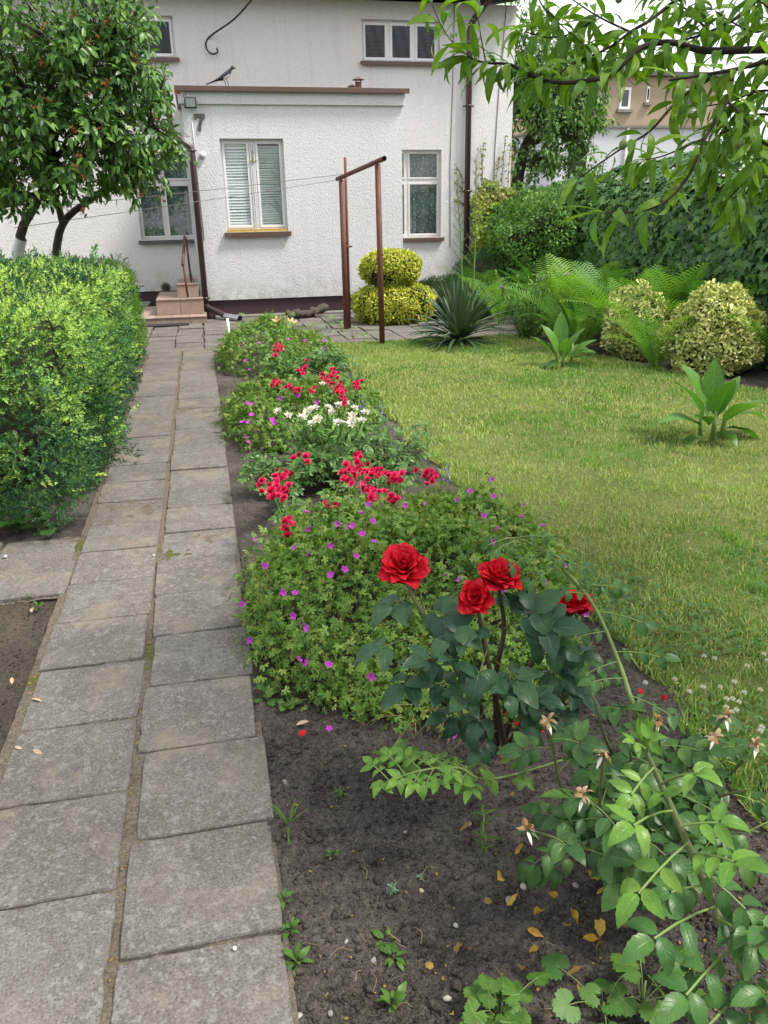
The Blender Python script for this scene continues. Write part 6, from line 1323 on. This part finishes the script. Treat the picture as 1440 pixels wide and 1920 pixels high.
# stones
def stone_t(seed):
    r = random.Random(seed); V = []; 
    for j in range(5):
        th = math.pi*j/4
        for i in range(7): ph = 2*math.pi*i/7; q = r.uniform(.78, 1.1); V.append((math.sin(th)*math.cos(ph)*q*.5, math.sin(th)*math.sin(ph)*q*.38, math.cos(th)*q*.28))
    return T(V, [(j*7+i, (j+1)*7+i, (j+1)*7+(i+1) % 7, j*7+(i+1) % 7) for j in range(4) for i in range(7)])
ST = [stone_t(s) for s in range(5)]
PB_ = [(535, 1468, .03, 'stone'), (565, 1453, .016, 'palestone'), (982, 1662, .022, 'palestone'), (675, 1602, .018, 'stone'), (705, 1720, .02, 'stone'), (700, 1800, .022, 'stone'), (838, 1872, .02, 'palestone'), (955, 1690, .03, 'stone'), (650, 1765, .014, 'palestone'), (790, 1670, .016, 'chip'), (525, 1475, .014, 'palestone'), (855, 1735, .016, 'palestone'), (1080, 1660, .02, 'stone'), (560, 1905, .02, 'palestone'), (620, 1900, .016, 'stone'), (760, 1560, .014, 'stone'), (880, 1545, .016, 'palestone'), (600, 1545, .014, 'stone')]; LB_ = {}
for mt_, nm_ in (('stone', 'small grey pebble'), ('palestone', 'small whitish pebble'), ('chip', 'small brownish pebble')): LB_.update(ranked([(a_[0], a_[1]) for a_ in PB_ if a_[3] == mt_], nm_, 'on the near soil'))
LB_[(790, 1670)] = 'small brownish pebble on the near bare soil'
for px, py, s, mt in PB_:
    props(put('pebble', random.choice(ST).mesh('pebble', M[mt]), frames([G(px, py, .02)], [unit(rng.normal(0, 1, 3)*[1, 1, .1])], [[0, 0, 1]], s)[0], None), LB_[(px, py)], 'pebble', mt+' pebbles on the near soil')
CRB = []
for s_ in range(5):
    r_ = random.Random(s_); V_ = [np.array(v_)*r_.uniform(.35, .6) for v_ in ((1, 0, 0), (-1, 0, 0), (0, 1, 0), (0, -1, 0), (0, 0, .8), (0, 0, -.8))]; CRB.append(T(V_, [(0, 2, 4), (2, 1, 4), (1, 3, 4), (3, 0, 4), (2, 0, 5), (1, 2, 5), (3, 1, 5), (0, 3, 5)]))
n = 12000; x = rng.uniform(.05, 1.3, n); y = .9+2.6*rng.random(n)**1.7; p = np.c_[x, y, np.zeros(n)]; p[:, 2] = bed_z(p)+.001
o = batch('soil_crumbs', CRB, frames(p, unit(rng.normal(0, 1, (n, 3))), [[0, 0, 1]], rng.uniform(.003, .011, n)*rng.choice([1, 1, 1, 2.2], n)), M['soil'], None, None, 'stuff'); props(o, 'loose crumbs of dark garden soil in the flower bed', 'soil')
n = 260; x = rng.uniform(.06, 1.25, n); y = .95+2.3*rng.random(n)**1.5; p = np.c_[x, y, np.zeros(n)]; p[:, 2] = bed_z(p)+.002
o = batch('soil_clods', ST, frames(p, unit(rng.normal(0, 1, (n, 3))*[1, 1, .3]), jit(np.tile(up, (n, 1)), .3), rng.uniform(.014, .042, n)), M['soil'], None, None, 'stuff'); props(o, 'larger clods of dark soil half sunk in the bed', 'soil')
n = 420; x = rng.uniform(.05, 1.25, n); y = .95+2.0*rng.random(n)**1.4; p = np.c_[x, y, np.zeros(n)]; p[:, 2] = bed_z(p)+.003
o = batch('grit', ST+DL, frames(p, unit(rng.normal(0, 1, (n, 3))*[1, 1, .2]), [[0, 0, 1]], rng.uniform(.004, .012, n)), M['dead'], None, None, 'stuff'); props(o, 'fine pale grit and leaf crumbs strewn over the soil', 'grit')
n = 700; x = rng.uniform(-1.2, -.72, n); y = 1.2+2.05*rng.random(n); p = np.c_[x, y, np.zeros(n)]; p[:, 2] = bed_z(p)*.6
o = batch('grit', CRB, frames(p, unit(rng.normal(0, 1, (n, 3))*[1, 1, .2]), [[0, 0, 1]], rng.uniform(.003, .012, n)), M['dirt'], None, None, 'stuff'); props(o, 'loose grit on the trodden soil left of the path', 'grit')
n = 900; x = np.where(rng.random(n) < .5, rng.uniform(-.70, -.66, n), rng.uniform(-.345, -.295, n)); y = .6+8.5*rng.random(n)**1.3; p = np.c_[x, y, np.full(n, .025)]
o = batch('litter', DL, frames(p, unit(rng.normal(0, 1, (n, 3))*[1, 1, .2]), [[0, 0, 1]], rng.uniform(.004, .014, n)), M['dead'], None, None, 'stuff'); props(o, 'fine plant litter in the joints of the slab path', 'litter')
for px, py, s in [(440, 1778, .012), (10, 1043, .024), (288, 1041, .012)]: props(put('white_chip', ST[0].mesh('white_chip', M['white']), frames([G(px, py, .036)], [[1, .3, 0]], [[0, 0, 1]], s)[0], None), {440: 'small white chip on the nearest path slab', 10: 'white chip on the side path at the left edge', 288: 'tiny white chip on the path near the side path'}[px], 'chip', 'white chips on the path')
# white clover
cv = thing('clover_patch', 'patch of white clover in the lawn beside the faded rose bush', 'clover', (1.75, 2.1, 0)); TRI = merge([rotz(tf(leaf(1, .85, 'ellip', 2, .15, .2, seed=s), np.diag([.5, .5, .5, 1])), s*2.094) for s in range(3)])
n = 3000; x = 1.36+1.6*rng.random(n)**1.3; y = 1.2+1.7*rng.random(n); q = fbm(np.c_[x*2.5, y*2.5, x*0], 2)-.35*(x-1.5)*.6 > -.25; x, y = x[q], y[q]
batch('leaves', TRI, frames(np.c_[x, y, .03+.045*rng.random(len(x))], np.c_[rng.normal(0, 1, (len(x), 2)), 0*x], jit(np.tile(up, (len(x), 1)), .3), rng.uniform(.02, .032, len(x))), M['clover'], cv, None, 'stuff')
BL = merge([tf(petal(.55, .22, 10, 30, .6, 1, 2, i), np.array(Matrix.Rotation(i*2.4, 4, 'Z') @ Matrix.Rotation((i/22)*1.7, 4, 'X'))) for i in range(22)])
for px, py in [(1320, 1232), (1265, 1275), (1350, 1290), (1376, 1280), (1292, 1298), (1362, 1312), (1373, 1312), (1385, 1318), (1362, 1328), (1380, 1333), (1371, 1337), (1425, 1295), (1432, 1228), (1438, 1240), (1395, 1300), (1428, 1365), (1425, 1372), (1340, 1236), (1210, 1282), (1318, 1290), (1400, 1250), (1180, 1230)]:
    c = G(px, py, .085); MB().tube([c-[0, 0, .08], c], .0012, 4).build('stalk', M['greenstem'], cv, True); put('blossom', BL.mesh('blossom', M['whitepetal']), Matrix.Translation(c) @ Matrix.Scale(.020, 4), cv)

# ------------------------------------------------------------------ grass
GB = []
for s in range(6):
    r = random.Random(s); cu = .15+.35*r.random(); V = []
    V = [(-.06, 0, 0), (.06, 0, 0), (-.045, cu*.3, .55), (.045, cu*.3, .55), (0, cu*1.1, 1-.2*cu)]
    GB.append(T(V, [(0, 1, 3, 2), (2, 3, 4)]))
def grass_pts(n, y0, y1, pw):
    y = y0+(y1-y0)*rng.random(n)**pw; a = lawn_x(y); b = np.interp(y, [.3, 5.0, 5.74, 6.5, 7.3, 8.1, 9.2, 9.72], [3.2, 4.6, 4.65, 4.5, 4.3, 4.1, 3.9, 3.8]); x = a+(b-a)*rng.random(n); return x, y
xs = []; 
x1_, y1_ = grass_pts(112000, 1.2, 5, 1.0); x2_, y2_ = grass_pts(92000, 5, 9.72, .9); x = np.r_[x1_, x2_]; y = np.r_[y1_, y2_]
cl_ = fbm(np.c_[x*1.3, y*1.3, x*0], 3); fine = fbm(np.c_[x*9, y*9, x*0], 2); q = rng.random(len(x)) < .72+.5*fine+.25*cl_; x, y, cl_, fine = x[q], y[q], cl_[q], fine[q]
hgt = (.024+.018*rng.random(len(x))+.02*np.maximum(0, fine))*np.where(y > 5, 1.15, 1.0); hgt *= np.where(np.abs(x-lawn_x(y)) < .08, 1.5, 1.0)
dry = np.clip(.33+.70*cl_+rng.normal(0, .17, len(x)), 0, .995); a = rng.random(len(x))*6.283; tilt = rng.normal(0, .35, (len(x), 2))
zax = unit(np.c_[tilt, np.ones(len(x))]); xa = np.c_[np.cos(a), np.sin(a), 0*a]; ya = unit(np.cross(zax, xa)); xa = np.cross(ya, zax)
Mg = np.zeros((len(x), 4, 4)); wd = np.where(y > 5, 1.2, .85); Mg[:, :3, 0] = xa*(hgt*wd)[:, None]; Mg[:, :3, 1] = ya*hgt[:, None]; Mg[:, :3, 2] = zax*hgt[:, None]; Mg[:, :3, 3] = np.c_[x, y, np.full(len(x), .02)]; Mg[:, 3, 3] = 1
props(batch('lawn_grass', GB, Mg, M['grass'], None, dry, 'stuff'), 'short patchy green and straw-coloured lawn grass', 'grass')
